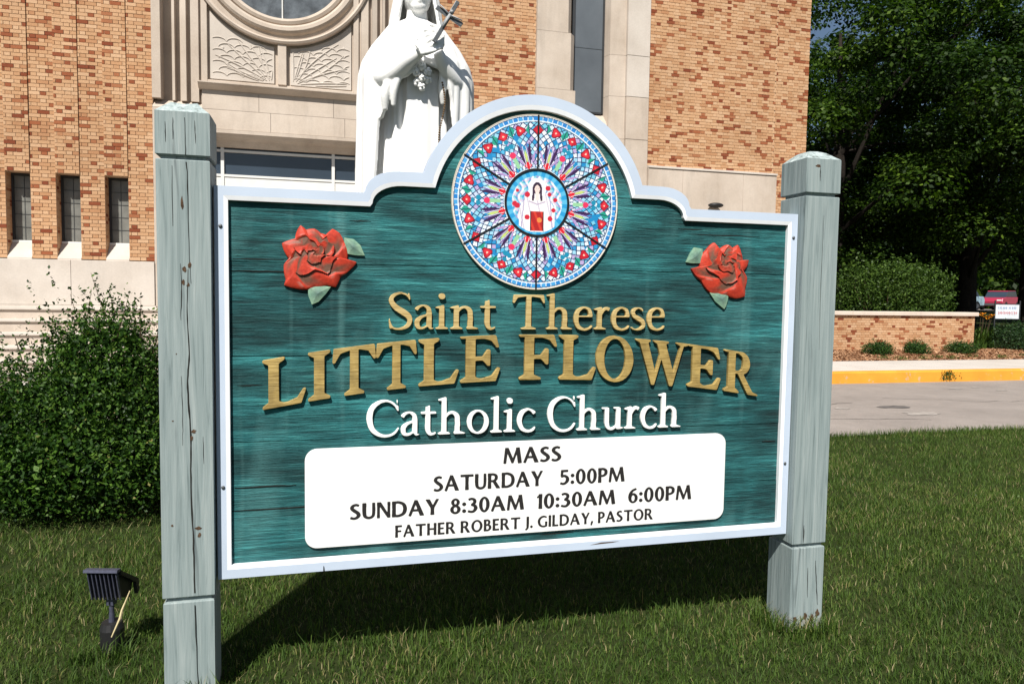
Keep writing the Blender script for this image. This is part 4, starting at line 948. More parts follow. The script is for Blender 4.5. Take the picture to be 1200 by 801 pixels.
# outlines measured on the sign face (metres)
A = [(285, 80), (330, 115), (400, 105), (450, 140), (490, 150), (545, 100), (600, 130), (640, 200), (670, 290), (665, 345), (750, 365), (690, 430), (610, 490), (570, 575), (500, 560), (400, 575), (330, 600), (240, 590), (150, 565), (165, 520), (150, 400), (190, 350), (135, 230), (190, 205), (240, 190)]
k1 = .00045; T1 = lambda p: (-.125 + (p[0] - 140) * k1, 1.776 - (p[1] - 80) * k1 * 1.04)
rose([T1(p) for p in A], *T1((400, 300)), -1, [[T1(p) for p in ((810, 310), (740, 310), (670, 300), (640, 215), (640, 170), (720, 180), (775, 230))], [T1(p) for p in ((375, 715), (345, 640), (345, 570), (440, 560), (530, 570), (490, 625), (430, 690))]], 'carved red rose at the left of the medallion')
B_ = [(335, 165), (385, 225), (455, 180), (500, 210), (545, 180), (575, 250), (590, 310), (645, 310), (630, 370), (600, 410), (635, 470), (620, 560), (620, 635), (540, 655), (460, 630), (380, 615), (320, 610), (230, 500), (140, 400), (215, 380), (225, 290), (270, 230)]
k2 = .000531; T2 = lambda p: (1.561 + (p[0] - 140) * k2 * 1.06, 1.768 - (p[1] - 165) * k2 * .94)
rose([T2(p) for p in B_], *T2((440, 350)), 1, [[T2(p) for p in ((100, 345), (130, 270), (165, 215), (235, 225), (240, 300), (220, 350), (150, 352))], [T2(p) for p in ((440, 745), (360, 680), (310, 605), (380, 590), (475, 600), (470, 660), (455, 720))]], 'carved red rose at the right of the medallion')
# bolts
for bx, bz in ((-.338, 1.76), (-.338, .80), (2.058, 1.80), (2.058, .78)):
    q = MB(); q.ball((bx, SY - .002, bz), .007, 1, .6, 1, 10, 6); S(q.build('bolt', GREYM, sign, smooth=True))
for bx, w_, d in ((.02, .003, 1),):
    q = MB().prism([(bx, .4535), (bx + .006, .4535), (bx + .004, .47), (bx + .001, .474)], 'y', SY - .0012, SY + .001); S(q.build('nick', CRACK, sign))
q = MB().prism([(1.12, .472), (1.22, .475), (1.25, .4785), (1.17, .4795)], 'y', SY - .0008, SY + .001); S(q.build('scuff', KNOT, sign))

# ------------------------------------------------------------------ posts
def post(x0, label, seed, crackpath, knots, gz):
    W_ = .1765; yf = SY - .04; o = empty('sign_post', (x0 + W_ / 2, yf + W_ / 2, 0), 0, label, 'post', 'square timber posts carrying the sign')
    h = W_ / 2; rr2 = random.Random(seed)
    def sec(z, ins, jit=0): return [(-h + ins, -h + ins, z + rr2.uniform(-jit, jit)), (0, -h + ins - (.0 if ins else 0), z + rr2.uniform(-jit, jit)), (h - ins, -h + ins, z + rr2.uniform(-jit, jit)), (h - ins, 0, z + rr2.uniform(-jit, jit)), (h - ins, h - ins, z), (0, h - ins, z), (-h + ins, h - ins, z), (-h + ins, 0, z)]
    b = MB(); g0, g1 = gz
    rings = [sec(-.15, .002), sec(g0 - .012, .002), sec(g0 - .008, .004), sec(g0 - .006, .013), sec(g0 + .006, .013, .001), sec(g0 + .008, .0025), sec(g0 + .012, 0), sec(g1 - .010, 0), sec(g1 - .007, .003), sec(g1 - .006, .014), sec(g1 + .006, .014), sec(g1 + .007, .002), sec(g1 + .010, -.0015), sec(2.147, -.001, .002)]
    b.grid([r_ for r_ in rings], True); b.build('post', POST, o)
    t = MB(); t.grid([sec(2.1472, -.0005, .0005), sec(2.168, .022, .003), sec(2.187, .045, .004)], True); t.v.append((0, 0, 2.189)); n = len(t.v) - 1
    for k in range(8): t.face(16 + k, 16 + (k + 1) % 8, n)
    t.build('post_cap', POSTTOP, o)
    for path, w0 in crackpath:
        c = MB(); Lp = []; Rp = []; Q = cr([(p[0], p[1], 1) for p in path], 6)
        for i, p in enumerate(Q):
            u = i / (len(Q) - 1); ww = w0 * (.35 + .65 * math.sin(PI * min(max(u, .03), .97))) * rr2.uniform(.7, 1.25) / 2
            if abs(p[1] - g0) < .014 or abs(p[1] - g1) < .014: pass
            jx = rr2.uniform(-.0008, .0008); Lp.append((p[0] + jx - ww, p[1])); Rp.append((p[0] + jx + ww, p[1]))
        for i in range(len(Lp) - 1):
            zm = (Lp[i][1] + Lp[i + 1][1]) / 2
            if abs(zm - g0) < .012 or abs(zm - g1) < .012: continue
            yy = -h - (.0022 if zm > g1 else .0008)
            c.v += [(Lp[i][0], yy, Lp[i][1]), (Rp[i][0], yy, Rp[i][1]), (Rp[i + 1][0], yy, Rp[i + 1][1]), (Lp[i + 1][0], yy, Lp[i + 1][1])]; m_ = len(c.v); c.face(m_ - 4, m_ - 3, m_ - 2, m_ - 1)
        c.build('crack', CRACK, o)
    for (kx, kz, rx, rz_) in knots:
        c = MB(); n = 12; B = len(c.v)
        for k in range(n): c.v.append((kx + rx * 1.25 * rr2.uniform(.4, 1.2) * math.cos(2 * PI * k / n), -h - .0012, kz + rz_ * rr2.uniform(.5, 1.15) * math.sin(2 * PI * k / n)))
        c.face(*range(n)); c.build('knot', KNOT, o)
    return o
pl = post(-.363 - .003 - .1765, 'grey-blue painted post left of the sign, split by a long crack', 2,
          [([(.008, 2.128), (.010, 2.0), (.014, 1.92), (.016, 1.7), (.022, 1.55)], .0035), ([(-.03, 2.125), (-.031, 2.05)], .003), ([(-.055, 2.11), (-.054, 2.04)], .0025), ([(-.035, 1.96), (-.036, 1.75)], .0028),
           ([(.012, 1.60), (.008, 1.45), (.012, 1.30), (.006, 1.18), (.014, 1.0), (.012, .82), (.018, .62), (.02, .45), (.022, .30), (.028, .05)], .006),
           ([(-.012, 1.62), (-.01, 1.52), (-.014, 1.42)], .003), ([(.055, 1.0), (.056, .9)], .002), ([(.04, 2.12), (.042, 2.04)], .0025), ([(-.015, 1.22), (-.012, 1.08), (-.014, .97)], .0022)],
          [(-.004, 1.83, .004, .028), (.0, 1.60, .006, .012), (.018, 1.615, .007, .010), (-.003, 1.555, .005, .010), (.012, 1.545, .005, .008), (.024, 1.02, .008, .010), (.017, .995, .005, .010), (.036, .665, .010, .010), (.038, .64, .005, .012), (-.052, .68, .004, .005), (-.045, 1.06, .003, .003), (-.03, 1.30, .002, .003)], (.402, 1.99))
pr_ = post(2.083, 'grey-blue painted post right of the sign, weathered at its foot', 5,
           [([(-.02, 2.11), (-.018, 2.05)], .004), ([(-.03, .50), (-.028, .42)], .006), ([(.04, .33), (.05, .22), (.06, .12)], .004), ([(.0, .30), (.004, .16)], .003), ([(.01, 1.9), (.008, 1.6), (.013, 1.3)], .002)],
           [(-.028, 2.115, .012, .007), (-.005, .07, .01, .02), (.03, .06, .012, .02), (.06, .08, .01, .02), (-.06, .06, .01, .02)], (.402, 1.99))

# ------------------------------------------------------------------ garden flood lamp
fl = empty('flood_lamp', (-.86, 3.30, 0), math.radians(-14), 'small dark finned flood lamp on a stake in the grass beside the left post', 'lamp')
fl.scale = (.70, .75, 1.10); fl.location = (-.835, 3.30, 0)
MB().tube([(0, 0, -.02), (0, 0, .10), (0, 0, .125)], [.062, .066, .055], 16).build('base_box', BLACKP, fl, smooth=False)
q = MB().tube([(0, 0, .125), (0, 0, .165), (0, 0, .215)], [.018, .014, .014], 12); q.box(-.022, .022, -.018, .018, .192, .225); q.build('stem', LAMPM, fl)
hd = MB(); hd.prism([(-.050, .232), (.055, .205), (.095, .262), (-.082, .338)], 'x', -.078, .078); hd.build('lamp_head', BLACKP, fl)
for i in range(8):
    x_ = -.084 + i * .0235; k_ = 1 - .0
    MB().prism([(-.060, .226), (-.045, .222), (-.078, .338), (-.103, .343)], 'x', x_, x_ + .0060).build('cooling_fin', LAMPM, fl)
MB().prism([(-.112, .342), (-.108, .352), (-.070, .350), (-.068, .340)], 'x', -.098, .098).build('hood_rim', LAMPM, fl)
MB().prism([(-.069, .341), (.12, .262), (.125, .215), (.105, .205), (.09, .255), (-.069, .325)], 'x', .0785, .10).build('hood', BLACKP, fl)
MB().prism([(-.0675, .3405), (.12, .262), (.118, .254), (-.0675, .332)], 'x', -.098, .0783).build('hood', BLACKP, fl)
ws = MB().tube([(.10, -.02, .27), (.075, -.05, .20), (.07, -.06, .17), (.04, -.07, .10)], [.0025, .0045, .006, .003], 5); tag(ws.build('dry_stalk', simple('straw', (.50, .42, .24), .8)), 'dry straw-coloured stalk leaning on the flood lamp', 'stalk').location = (-.86, 3.30, 0)

# ------------------------------------------------------------------ statue
stt = empty('statue', (.725, 5.6, 0), 0, 'white statue of a robed figure holding a crucifix, behind the sign', 'statue')
B0 = 1.87
MB().box(-.42, .42, -.36, .36, -.05, .28).box(-.36, .36, -.30, .30, .281, 1.70).box(-.42, .42, -.36, .36, 1.701, 1.80).box(-.33, .33, -.28, .28, 1.801, B0 + .01).build('pedestal', LIME, stt, bevel=.012)
def interp(z, tab): return float(np.interp(z, [t[0] for t in tab], [t[1] for t in tab]))
RXl = [(0, .44), (.2, .44), (.9, .425), (1.25, .43), (1.36, .405), (1.48, .335), (1.57, .265), (1.63, .22), (1.665, .15), (1.70, .085)]
fg = MB()
# cloak: shell with folds, open at the front
nth, nz = 150, 70
def cloak_pt(th, z, inn=0):
    rx = interp(z, RXl); ry = rx * .70 + .02; fold = 0
    dn = min(max((1.42 - z) / .4, 0), 1)
    w1 = abs(math.sin(th * 6.5 + 1.2 + .5 * math.sin(z * 2))); w2 = abs(math.sin(th * 15 + z * 1.1 + .7 * math.sin(z * 3)))
    fold += dn * (.034 * (w1 ** .6 - .6) + .018 * (w2 ** .6 - .6))
    w3 = abs(math.sin(th * 4.2 - z * 2.6)); fold += (1 - dn) * .016 * (w3 ** .5 - .7) * min(max((1.62 - z) / .15, 0), 1)
    k = 1 + fold / rx - inn / rx
    p = 2.35 - .25 * min(max((z - 1.2) / .2, 0), 1); c_, s_ = math.cos(th), math.sin(th); d_ = (abs(c_) ** p + abs(s_) ** p) ** (-1 / p)
    return (rx * k * s_ * d_, -ry * k * c_ * d_, B0 + z)
def zbot(th):   # th=0 front, + viewer right
    d = math.degrees((th + PI) % (2 * PI) - PI)
    tab = [(-180, .03), (-60, .03), (-49, .05), (-46, .45), (-44, .90), (-38, .93), (-33, .98), (-28, 1.14), (-10, 1.22), (5, 1.30), (22, 1.26), (30, 1.06), (34, .8), (37, .4), (42, .05), (180, .03)]
    return float(np.interp(d, [t[0] for t in tab], [t[1] for t in tab]))
rows_o = []; rows_i = []
ths = sorted(set([2 * PI * k / nth - PI for k in range(nth)] + [math.radians(a) for a in np.arange(-50, 45, .8)]))
for k in range(nz + 1):
    u = k / nz; rows_o.append([cloak_pt(t, zbot(t) + (1.70 - zbot(t)) * u) for t in ths]); rows_i.append([cloak_pt(t, zbot(t) + (1.67 - zbot(t)) * u, .035) for t in ths])
rows = rows_i[::-1] + rows_o; fg.grid(rows, True)
n_ = len(ths); topc = len(fg.v); fg.v += [(0, 0, B0 + 1.67), (0, 0, B0 + 1.70)]
for k in range(n_):
    k2 = (k + 1) % n_; fg.face(k, topc, k2); fg.face((len(rows) - 1) * n_ + k, (len(rows) - 1) * n_ + k2, topc + 1)
# habit under the cloak
rows = []
for k in range(50):
    z = -.02 + 1.6 * k / 49; rx = interp(z, [(0, .34), (.3, .31), (1.0, .275), (1.3, .27), (1.6, .2)]); row = []
    for j in range(120):
        t = 2 * PI * j / 120 - PI; dn = min(max((1.3 - z) / .3, 0), 1); fd = dn * (.024 * (abs(math.sin(t * 9 + 1)) ** .6 - .6) + .010 * (abs(math.sin(t * 19 + 2 + z * .6)) ** .6 - .6)); row.append(((rx + fd) * math.sin(t), -(rx * .80 + fd) * math.cos(t), B0 + z))
    rows.append(row)
fg.grid(rows, True); B = len(fg.v); fg.v += [(0, 0, B0 - .02), (0, 0, B0 + 1.6)]; b0_ = B - 50 * 120
for k in range(120):
    k2 = (k + 1) % 120; fg.face(b0_ + k, B, b0_ + k2); fg.face(B - 120 + k, B - 120 + k2, B + 1)
# scapular panel
rows = []
for k in range(40):
    z = .05 + 1.32 * k / 39
    yy = -interp(z, [(0, .34), (.3, .31), (1.0, .275), (1.3, .27), (1.6, .2)]) * .80
    rows.append([(x_, yy - .025 - .006 * math.sin(x_ * 50) + (x_ * x_) * 1.0, B0 + z) for x_ in np.linspace(-.10, .14, 20)] + [(x_, yy + .05, B0 + z) for x_ in np.linspace(.14, -.10, 20)])
fg.grid(rows, True); n1_ = len(fg.v); fg.face(*[n1_ - 1600 + i for i in range(40)]); fg.face(*[n1_ - 40 + i for i in reversed(range(40))])
# head, neck
fg.tube([(0, .0, B0 + 1.565), (0, -.01, B0 + 1.685), (0, -.02, B0 + 1.785)], [.13, .085, .075], 16)
fg.ball((0, -.035, B0 + 1.870), .135, .78, .95, 1.08, 20, 14)
fg.ball((0, -.105, B0 + 1.770), .052, 1.1, .9, .85, 14, 10)            # chin
fg.tube([(0, -.150, B0 + 1.905), (0, -.176, B0 + 1.850), (0, -.158, B0 + 1.838)], [.012, .022, .014], 10)  # nose
fg.tube([(-.034, -.142, B0 + 1.807), (0, -.155, B0 + 1.811), (.034, -.142, B0 + 1.807)], [.006, .011, .006], 8)
fg.tube([(-.028, -.141, B0 + 1.796), (0, -.152, B0 + 1.791), (.028, -.141, B0 + 1.796)], [.006, .010, .006], 8)
for s in (-1, 1):
    fg.ball((s * .042, -.135, B0 + 1.890), .02, 1.3, .6, .6, 10, 8); fg.tube([(s * .02, -.152, B0 + 1.913), (s * .045, -.148, B0 + 1.923), (s * .072, -.128, B0 + 1.911)], .007, 8)
def atube(P_, R_, n):
    Q = cr(P_, 6); W2 = cr([(r_, 0, 0) for r_ in R_], 6)[:, 0]; fg.tube([tuple(q) for q in Q], list(W2), n)
# sleeves: forearms crossing the chest
atube([(-.32, -.12, B0 + 1.240), (-.24, -.25, B0 + 1.200), (-.12, -.34, B0 + 1.290), (-.02, -.37, B0 + 1.360)], [.07, .072, .058, .040], 18)
atube([(.31, -.12, B0 + 1.200), (.24, -.23, B0 + 1.210), (.16, -.31, B0 + 1.300), (.11, -.34, B0 + 1.380)], [.065, .064, .050, .038], 18)
# hanging sleeve folds below the viewer-left arm
atube([(-.14, -.30, B0 + 1.270), (-.19, -.31, B0 + 1.120), (-.20, -.29, B0 + 0.990)], [.03, .028, .016], 12)
atube([(-.19, -.28, B0 + 1.250), (-.25, -.29, B0 + 1.090), (-.255, -.27, B0 + 0.960)], [.04, .035, .02], 12)
atube([(.17, -.26, B0 + 1.270), (.155, -.27, B0 + 1.140), (.165, -.25, B0 + 1.040)], [.035, .03, .018], 12)
# hands
def hand(org, fdir, side, bend):
    f_ = Vector(fdir).normalized(); sd = Vector(side).normalized(); nm = f_.cross(sd)
    o_ = Vector(org)
    for a in (-.5, -.17, .17, .5): fg.tube([o_ - f_ * .05 + sd * a * .05, o_ + sd * a * .085, o_ + f_ * .05 + sd * a * .118], [.019, .021, .014], 10)
    for i, (a, L_) in enumerate(((-.5, .085), (-.17, .105), (.17, .112), (.5, .098))):
        p0 = o_ + f_ * .05 + sd * a * .118; p1 = p0 + f_ * L_ * .42 + bend * .010; p2 = p1 + f_ * L_ * .3 + bend * .028; p3 = p2 + f_ * L_ * .18 + bend * .03
        fg.tube([p0, p1, p2, p3], [.0135, .0125, .0115, .009], 9)
    t0 = o_ - f_ * .01 + sd * .055; fg.tube([t0, t0 + f_ * .03 + sd * .035, t0 + f_ * .075 + sd * .045 + bend * .01], [.019, .016, .012], 9)
hand((.0, -.435, B0 + 1.375), (.78, -.1, .55), (-.5, .1, .8), Vector((.0, .8, -.2)))
hand((.095, -.415, B0 + 1.44), (-.85, -.28, -.02), (.05, .1, 1), Vector((0, .8, -.3)))
me = fg.mesh('figure', WHITE); figo = link('figure', me, stt)
rm = figo.modifiers.new('remesh', 'REMESH'); rm.mode = 'VOXEL'; rm.voxel_size = .0065; rm.use_smooth_shade = True
sm = figo.modifiers.new('smooth', 'SMOOTH'); sm.iterations = 2; sm.factor = .5

# veil
vl = MB(); rows = []
for k in range(26):
    u = k / 25; z = 2.03 - u * .45; wv = interp(z, [(1.55, .25), (1.60, .22), (1.66, .20), (1.76, .185), (1.87, .165), (1.95, .14), (2.0, .085), (2.03, .01)]); row = []
    half = interp(z, [(1.5, 120), (1.67, 128), (1.75, 135), (1.9, 138), (1.98, 165), (2.01, 180)])
    for side_, wt in ((0, 0), (1, -.028)):
        for j in range(60):
            t = math.radians(180 - half + 2 * half * j / 59) if side_ == 0 else math.radians(180 + half - 2 * half * j / 59)
            f_ = .008 * math.sin(t * 12 + z * 6) * min(u * 3, 1); rr3 = max(wv + wt + f_, .002)
            row.append((rr3 * math.sin(t), -rr3 * math.cos(t) * 1.02 * -1 * -1 + .02, B0 + z))
    rows.append(row)
vl.grid(rows, True); vl.face(*[i for i in range(120)]); vl.face(*[25 * 120 + i for i in reversed(range(120))]); vo = link('veil', vl.mesh('veil', WHITE), stt); r2_ = vo.modifiers.new('remesh', 'REMESH'); r2_.mode = 'VOXEL'; r2_.voxel_size = .0085; r2_.use_smooth_shade = True
# crucifix
ca_, cb_ = Vector((.060, -.475, B0 + 1.40)), Vector((.226, -.475, B0 + 1.69)); ax = (cb_ - ca_).normalized(); sdv = Vector((ax.z, 0, -ax.x)).normalized(); jn = ca_ + (cb_ - ca_) * .64
def bar(b, p, q, w_, th):
    d = (q - p).normalized(); s1 = d.cross(Vector((0, 1, 0))).normalized() * w_ / 2; s2 = Vector((0, 1, 0)) * th / 2; B = len(b.v)
    for e in (p, q):
        for a, c in ((-1, -1), (1, -1), (1, 1), (-1, 1)): b.v.append(tuple(e + s1 * a + s2 * c))
    for f_ in ((0, 1, 2, 3), (7, 6, 5, 4), (0, 4, 5, 1), (1, 5, 6, 2), (2, 6, 7, 3), (3, 7, 4, 0)): b.face(*[B + i for i in f_])
q = MB(); bar(q, ca_, cb_, .030, .022); bar(q, jn - sdv * .105, jn - sdv * .0151, .030, .021); bar(q, jn + sdv * .0151, jn + sdv * .105, .030, .021)
co_ = q.build('crucifix', GREYM, stt, bevel=.003)
q = MB(); fpt = Vector((0, -.022, 0)); q.tube([jn - ax * .10 + fpt, jn - ax * .05 + fpt, jn + ax * .005 + fpt], [.006, .010, .012], 8); q.ball(tuple(jn + ax * .028 + fpt), .011, 1, 1, 1.2); 
for s in (-1, 1): q.tube([jn + fpt, jn + sdv * s * .05 + ax * .012 + fpt, jn + sdv * s * .09 + ax * .02 + fpt], [.007, .005, .004], 6)
q.build('corpus', simple('pale_metal', (.32, .33, .34), .45), co_, smooth=True)
# rose bunch and beads
q = MB(); rb = random.Random(3)
for (a, c, d) in ((.0, -.335, 1.27), (.04, -.33, 1.24), (-.04, -.32, 1.23), (.005, -.315, 1.20), (-.035, -.30, 1.17), (.045, -.31, 1.19), (.0, -.30, 1.14)):
    for k in range(5):
        an = k * 1.257 + rb.random(); q.ball((a + .014 * math.cos(an), c, B0 + d + .016 * math.sin(an)), .017, 1, .8, 1, 8, 6)
    q.ball((a, c - .014, B0 + d), .011, 1, 1, 1, 8, 6)
q.build('roses', WHITE, stt, smooth=True)
q = MB()
for k in range(26):
    u = k / 25; q.ball((.150 + .02 * math.sin(u * 5), -.30 + .01 * u, B0 + 1.18 - .42 * u), .0075, 1, 1, 1, 6, 5)
q.build('rosary', BRASS, stt, smooth=True)

# ------------------------------------------------------------------ vegetation
def leaves(name, C0, size, mat, parent=None, nrm=None, asp=.6, up=.3, tone=None, jit=.35):
    N = len(C0); d = rng.normal(size=(N, 3)); 
    if nrm is not None: d = d * jit + nrm
    d[:, 2] += up; d /= np.linalg.norm(d, axis=1)[:, None]
    a = np.cross(d, rng.normal(size=(N, 3))); a /= np.linalg.norm(a, axis=1)[:, None]; b_ = np.cross(d, a)
    s = size * rng.uniform(.65, 1.3, N)[:, None] if np.isscalar(size) else size[:, None]
    V = np.stack([C0 - a * s, C0 - b_ * s * asp * .9 - d * s * .12, C0 + a * s, C0 + b_ * s * asp * .9 - d * s * .12], 1).reshape(-1, 3)
    t = rng.uniform(0, 1, N) if tone is None else tone
    o = np_mesh(name, V, np.arange(N * 4).reshape(-1, 4), t, mat, parent); o['kind'] = 'stuff'; return o
# hedge shrub left of the sign
bush = empty('bush', (-1.40, 5.66, 0), 0, 'dense dark green bush with upright twigs left of the sign', 'bush')
def shoots(base_pts, dirs, lens, leaf_n):
    P_ = []
    for p, d, L_ in zip(base_pts, dirs, lens):
        n = int(leaf_n * L_ / .2); t = rng.uniform(.0, 1, n); bend = rng.normal(size=3) * .05
        c_ = p + np.outer(t * L_, d) + np.outer(t ** 2, bend) + rng.normal(size=(n, 3)) * .010; P_.append(c_)
    return np.vstack(P_)
def envelope_points(n, blobs):
    P_ = []; N_ = []
    vol = np.array([b_[3] * b_[4] + b_[4] * b_[5] for b_ in blobs]); pr2 = vol / vol.sum()
    for b_, p in zip(blobs, pr2):
        k = int(n * p); d = rng.normal(size=(k, 3)); d /= np.linalg.norm(d, axis=1)[:, None]; rr4 = rng.uniform(.72, 1.04, k) ** .8
        bump_ = 1 + .10 * np.sin(d[:, 0] * 9 + b_[0] * 5) * np.sin(d[:, 2] * 8 + b_[1]) + .06 * np.sin(d[:, 1] * 17 + d[:, 2] * 13)
        c_ = np.array(b_[:3]) + d * np.array(b_[3:]) * (rr4 * bump_)[:, None]; m_ = c_[:, 2] > .03; P_.append(c_[m_]); N_.append(d[m_])
    return np.vstack(P_), np.vstack(N_)
blobs = [(-.02, -.05, .60, .58, .60, .62), (-.02, -.05, 1.0, .41, .40, .40), (-.62, .0, .52, .58, .6, .50), (-1.2, .1, .54, .62, .62, .54), (.35, -.05, .48, .42, .5, .50), (-.1, -.35, .36, .85, .5, .36)]
P1, N1 = envelope_points(44000, blobs)
bp, bn = envelope_points(1500, blobs); sel = bn[:, 2] > .0; bp, bn = bp[sel], bn[sel]
dd = bn * .45 + rng.normal(size=bn.shape) * .25; dd[:, 2] += .95; dd /= np.linalg.norm(dd, axis=1)[:, None]; LL = rng.uniform(.08, .26, len(bp))
PS = shoots(bp, dd, LL, 19)
tops = np.array([[-.02, -.1, 1.38], [-.12, -.1, 1.34], [.1, -.1, 1.34], [-.2, 0, 1.28], [.2, -.05, 1.28], [.3, -.05, 1.18], [-.3, -.1, 1.16], [.0, .05, 1.36], [-.7, -.05, .93], [.38, -.1, .92], [-1.1, .05, .96]]); td = rng.normal(size=tops.shape) * .16; td[:, 0] += (tops[:, 0]) * .5; td[:, 2] = 1; td /= np.linalg.norm(td, axis=1)[:, None]
PT = shoots(tops, td, [.27, .20, .18, .22, .18, .18, .22, .16, .2, .2, .18], 22)
PA = np.vstack([P1, PS, PT]); PA = PA[PA[:, 0] < .80]
leaves('foliage', PA, .0135, LEAFB, bush, asp=.62, up=.5)
q = MB()
for k in range(26):
    a_ = rng.uniform(0, 2 * PI); tgt = np.array([rng.uniform(-1.3, .4), rng.uniform(-.35, .35), rng.uniform(.6, 1.3)]); q.tube([(tgt[0] * .4, tgt[1] * .3, 0), tuple(tgt * np.array([.75, .6, .5])), tuple(tgt)], [.014, .009, .003], 5)
for p, d, L_ in zip(tops, td, [.27, .20, .18, .22, .18, .18, .22, .16, .2, .2, .18]): q.tube([tuple(p - d * .25), tuple(p), tuple(p + d * L_)], [.004, .003, .001], 4)
q.build('branches', TWIG, bush)
# dark inner mass so that nothing shows through the twigs
leaves('inner_foliage', envelope_points(14000, [tuple(list(b_[:3]) + [v * .70 for v in b_[3:]]) for b_ in blobs])[0], .032, LEAFB, bush)

# maples behind
def tree(name, x, y, h, crown_r, nclump, nleaf, label, size=.11, zlow=2.8, seed=1, cat='tree', group=None, trunk_r=.3, shell=.55):
    rt = np.random.default_rng(seed); o = empty(name, (x, y, 0), 0, label, cat, group)
    cz = (h + zlow) / 2; rz = (h - zlow) / 2
    d = rt.normal(size=(nclump, 3)); d /= np.linalg.norm(d, axis=1)[:, None]; rr5 = rt.uniform(shell, 1.0, nclump)
    C_ = d * np.array([crown_r, crown_r, rz]) * rr5[:, None] + np.array([0, 0, cz]); cr_ = rt.uniform(.55, 1.15, nclump) * crown_r / 6.5
    per = nleaf // nclump; PP = []; NN = []; TT = []
    for c_, r_ in zip(C_, cr_):
        dl = rt.normal(size=(per, 3)); dl /= np.linalg.norm(dl, axis=1)[:, None]; rad = r_ * rt.uniform(.35, 1.1, per) ** .6
        P_ = c_ + dl * np.array([1.15, 1.15, .62]) * rad[:, None]; PP.append(P_); NN.append(dl * .5 + np.array([0, 0, .5])); TT.append(np.clip(rt.normal(.45 + rt.uniform(-.2, .3), .2, per), 0, 1))
    leaves('crown', np.vstack(PP), size, LEAFT, o, np.vstack(NN), .75, .1, np.hstack(TT))
    q = MB(); q.tube([(0, 0, -.1), (.05, .02, .5), (0, 0, zlow * .8), (.1, 0, cz * .8), (0, .1, h * .75)], [trunk_r * 1.5, trunk_r * 1.05, trunk_r * .9, trunk_r * .6, .05], 12); q.build('trunk', BARK, o, smooth=True)
    for i in range(0, min(nclump, 40), 3):
        c_ = C_[i]; b_ = MB(); s0 = Vector((0, 0, zlow * .7 + (h * .4) * rt.random())); b_.tube([s0, (s0 + Vector(c_)) / 2 + Vector((0, 0, .3)), Vector(c_)], [trunk_r * .28, trunk_r * .14, .02], 6); b_.build('limb', BARK, o)
    return o
tree('maple_tree', 19.2, 24.0, 15.5, 7.3, 200, 100000, 'tall dense maple just right of the church wall', .075, 2.6, 1, group=None, trunk_r=.38)
tree('maple_tree', 25.7, 24.0, 15.0, 7.0, 180, 90000, 'broad maple tree with lower branches over the yard sign', .075, 2.9, 2, trunk_r=.36)
tree('maple_tree', 26.8, 33.0, 17.5, 7.6, 150, 30000, 'dark maple tree behind the maple nearest the church', .12, 2.6, 3, trunk_r=.4)
tree('maple_tree', 39.5, 33.0, 19.0, 8.2, 160, 30000, 'dark maple tree farthest right beyond the driveway', .12, 2.8, 4, trunk_r=.36)
tree('maple_tree', 38.0, 37.5, 16.5, 6.6, 110, 20000, 'dark maple tree farther back above the parked cars', .13, 2.4, 6, trunk_r=.3)
# distant wood mass beyond the street
Nn = 30000; xs = rng.uniform(8, 95, Nn); ys = 60 + rng.uniform(-3, 6, Nn); zs = rng.beta(1.2, 1.3, Nn) * (9 + 2.5 * np.sin(xs * .35)) + .2
o = leaves('distant_wood', np.c_[xs, ys, zs], .42, LEAFT); tag(o, 'dark mass of distant trees beyond the street', 'trees')
# big shrub behind the retaining wall
def shrub(x, y, rx, ry, h, nl, size, mat, label, seed, name='shrub', group=None):
    global rng
    o = empty(name, (x, y, 0), 0, label, 'shrub', group); z0 = .15 if y < 15.4 else .1
    keep_ = rng; rng = np.random.default_rng(seed)
    bl = [(0, 0, z0 + h * .45, rx * .9, ry * .9, h * .5)] + [(rng.uniform(-.55, .55) * rx, rng.uniform(-.5, .4) * ry, z0 + h * rng.uniform(.35, .62), rx * .5, ry * .5, h * .36) for _ in range(7)]
    P_, N_ = envelope_points(nl, bl); s_ = N_[:, 2] > .1; idx = np.nonzero(s_)[0][::max(1, int(s_.sum() / 500))]; dv = N_[idx] * .6; dv[:, 2] += .7; PS = shoots(P_[idx], dv, rng.uniform(.1, .25, len(idx)) * min(h, 1.0), 8)
    leaves('foliage', np.vstack([P_, PS]), size, mat, o, asp=.5, up=.6)
    q = MB()
    for k in range(9):
        a_ = 2 * PI * k / 9; q.tube([(0, 0, 0), (rx * .3 * math.cos(a_), ry * .3 * math.sin(a_), h * .4), (rx * .6 * math.cos(a_), ry * .6 * math.sin(a_), h * .8)], [.02 * h + .004, .012 * h + .003, .003], 5)
    q.build('branches', TWIG, o); rng = keep_; return o
shrub(15.7, 17.3, 1.8, 1.2, 2.65, 22000, .042, LEAFS, 'large bright green rounded shrub rising behind the retaining wall', 21)
shrub(13.0, 14.55, .44, .34, .42, 4600, .02, LEAFS2, 'low dark shrub on the mulch, nearest the sign post', 22, group='small shrubs planted along the brick wall')
shrub(14.22, 14.6, .37, .32, .40, 4000, .02, LEAFS2, 'low dark shrub on the mulch, middle of the three', 23, group='small shrubs planted along the brick wall')
shrub(15.5, 14.65, .42, .34, .40, 4400, .02, LEAFS2, 'low dark shrub on the mulch at the end of the wall', 24, group='small shrubs planted along the brick wall')
shrub(18.6, 15.3, 1.25, .8, .85, 9000, .03, LEAFD, 'spreading dark green shrub below the yard sign right of the wall', 25)
shrub(20.6, 15.6, 1.4, 1.0, 1.0, 8000, .035, LEAFD, 'dark green shrub at the right edge beside the driveway bed', 26)
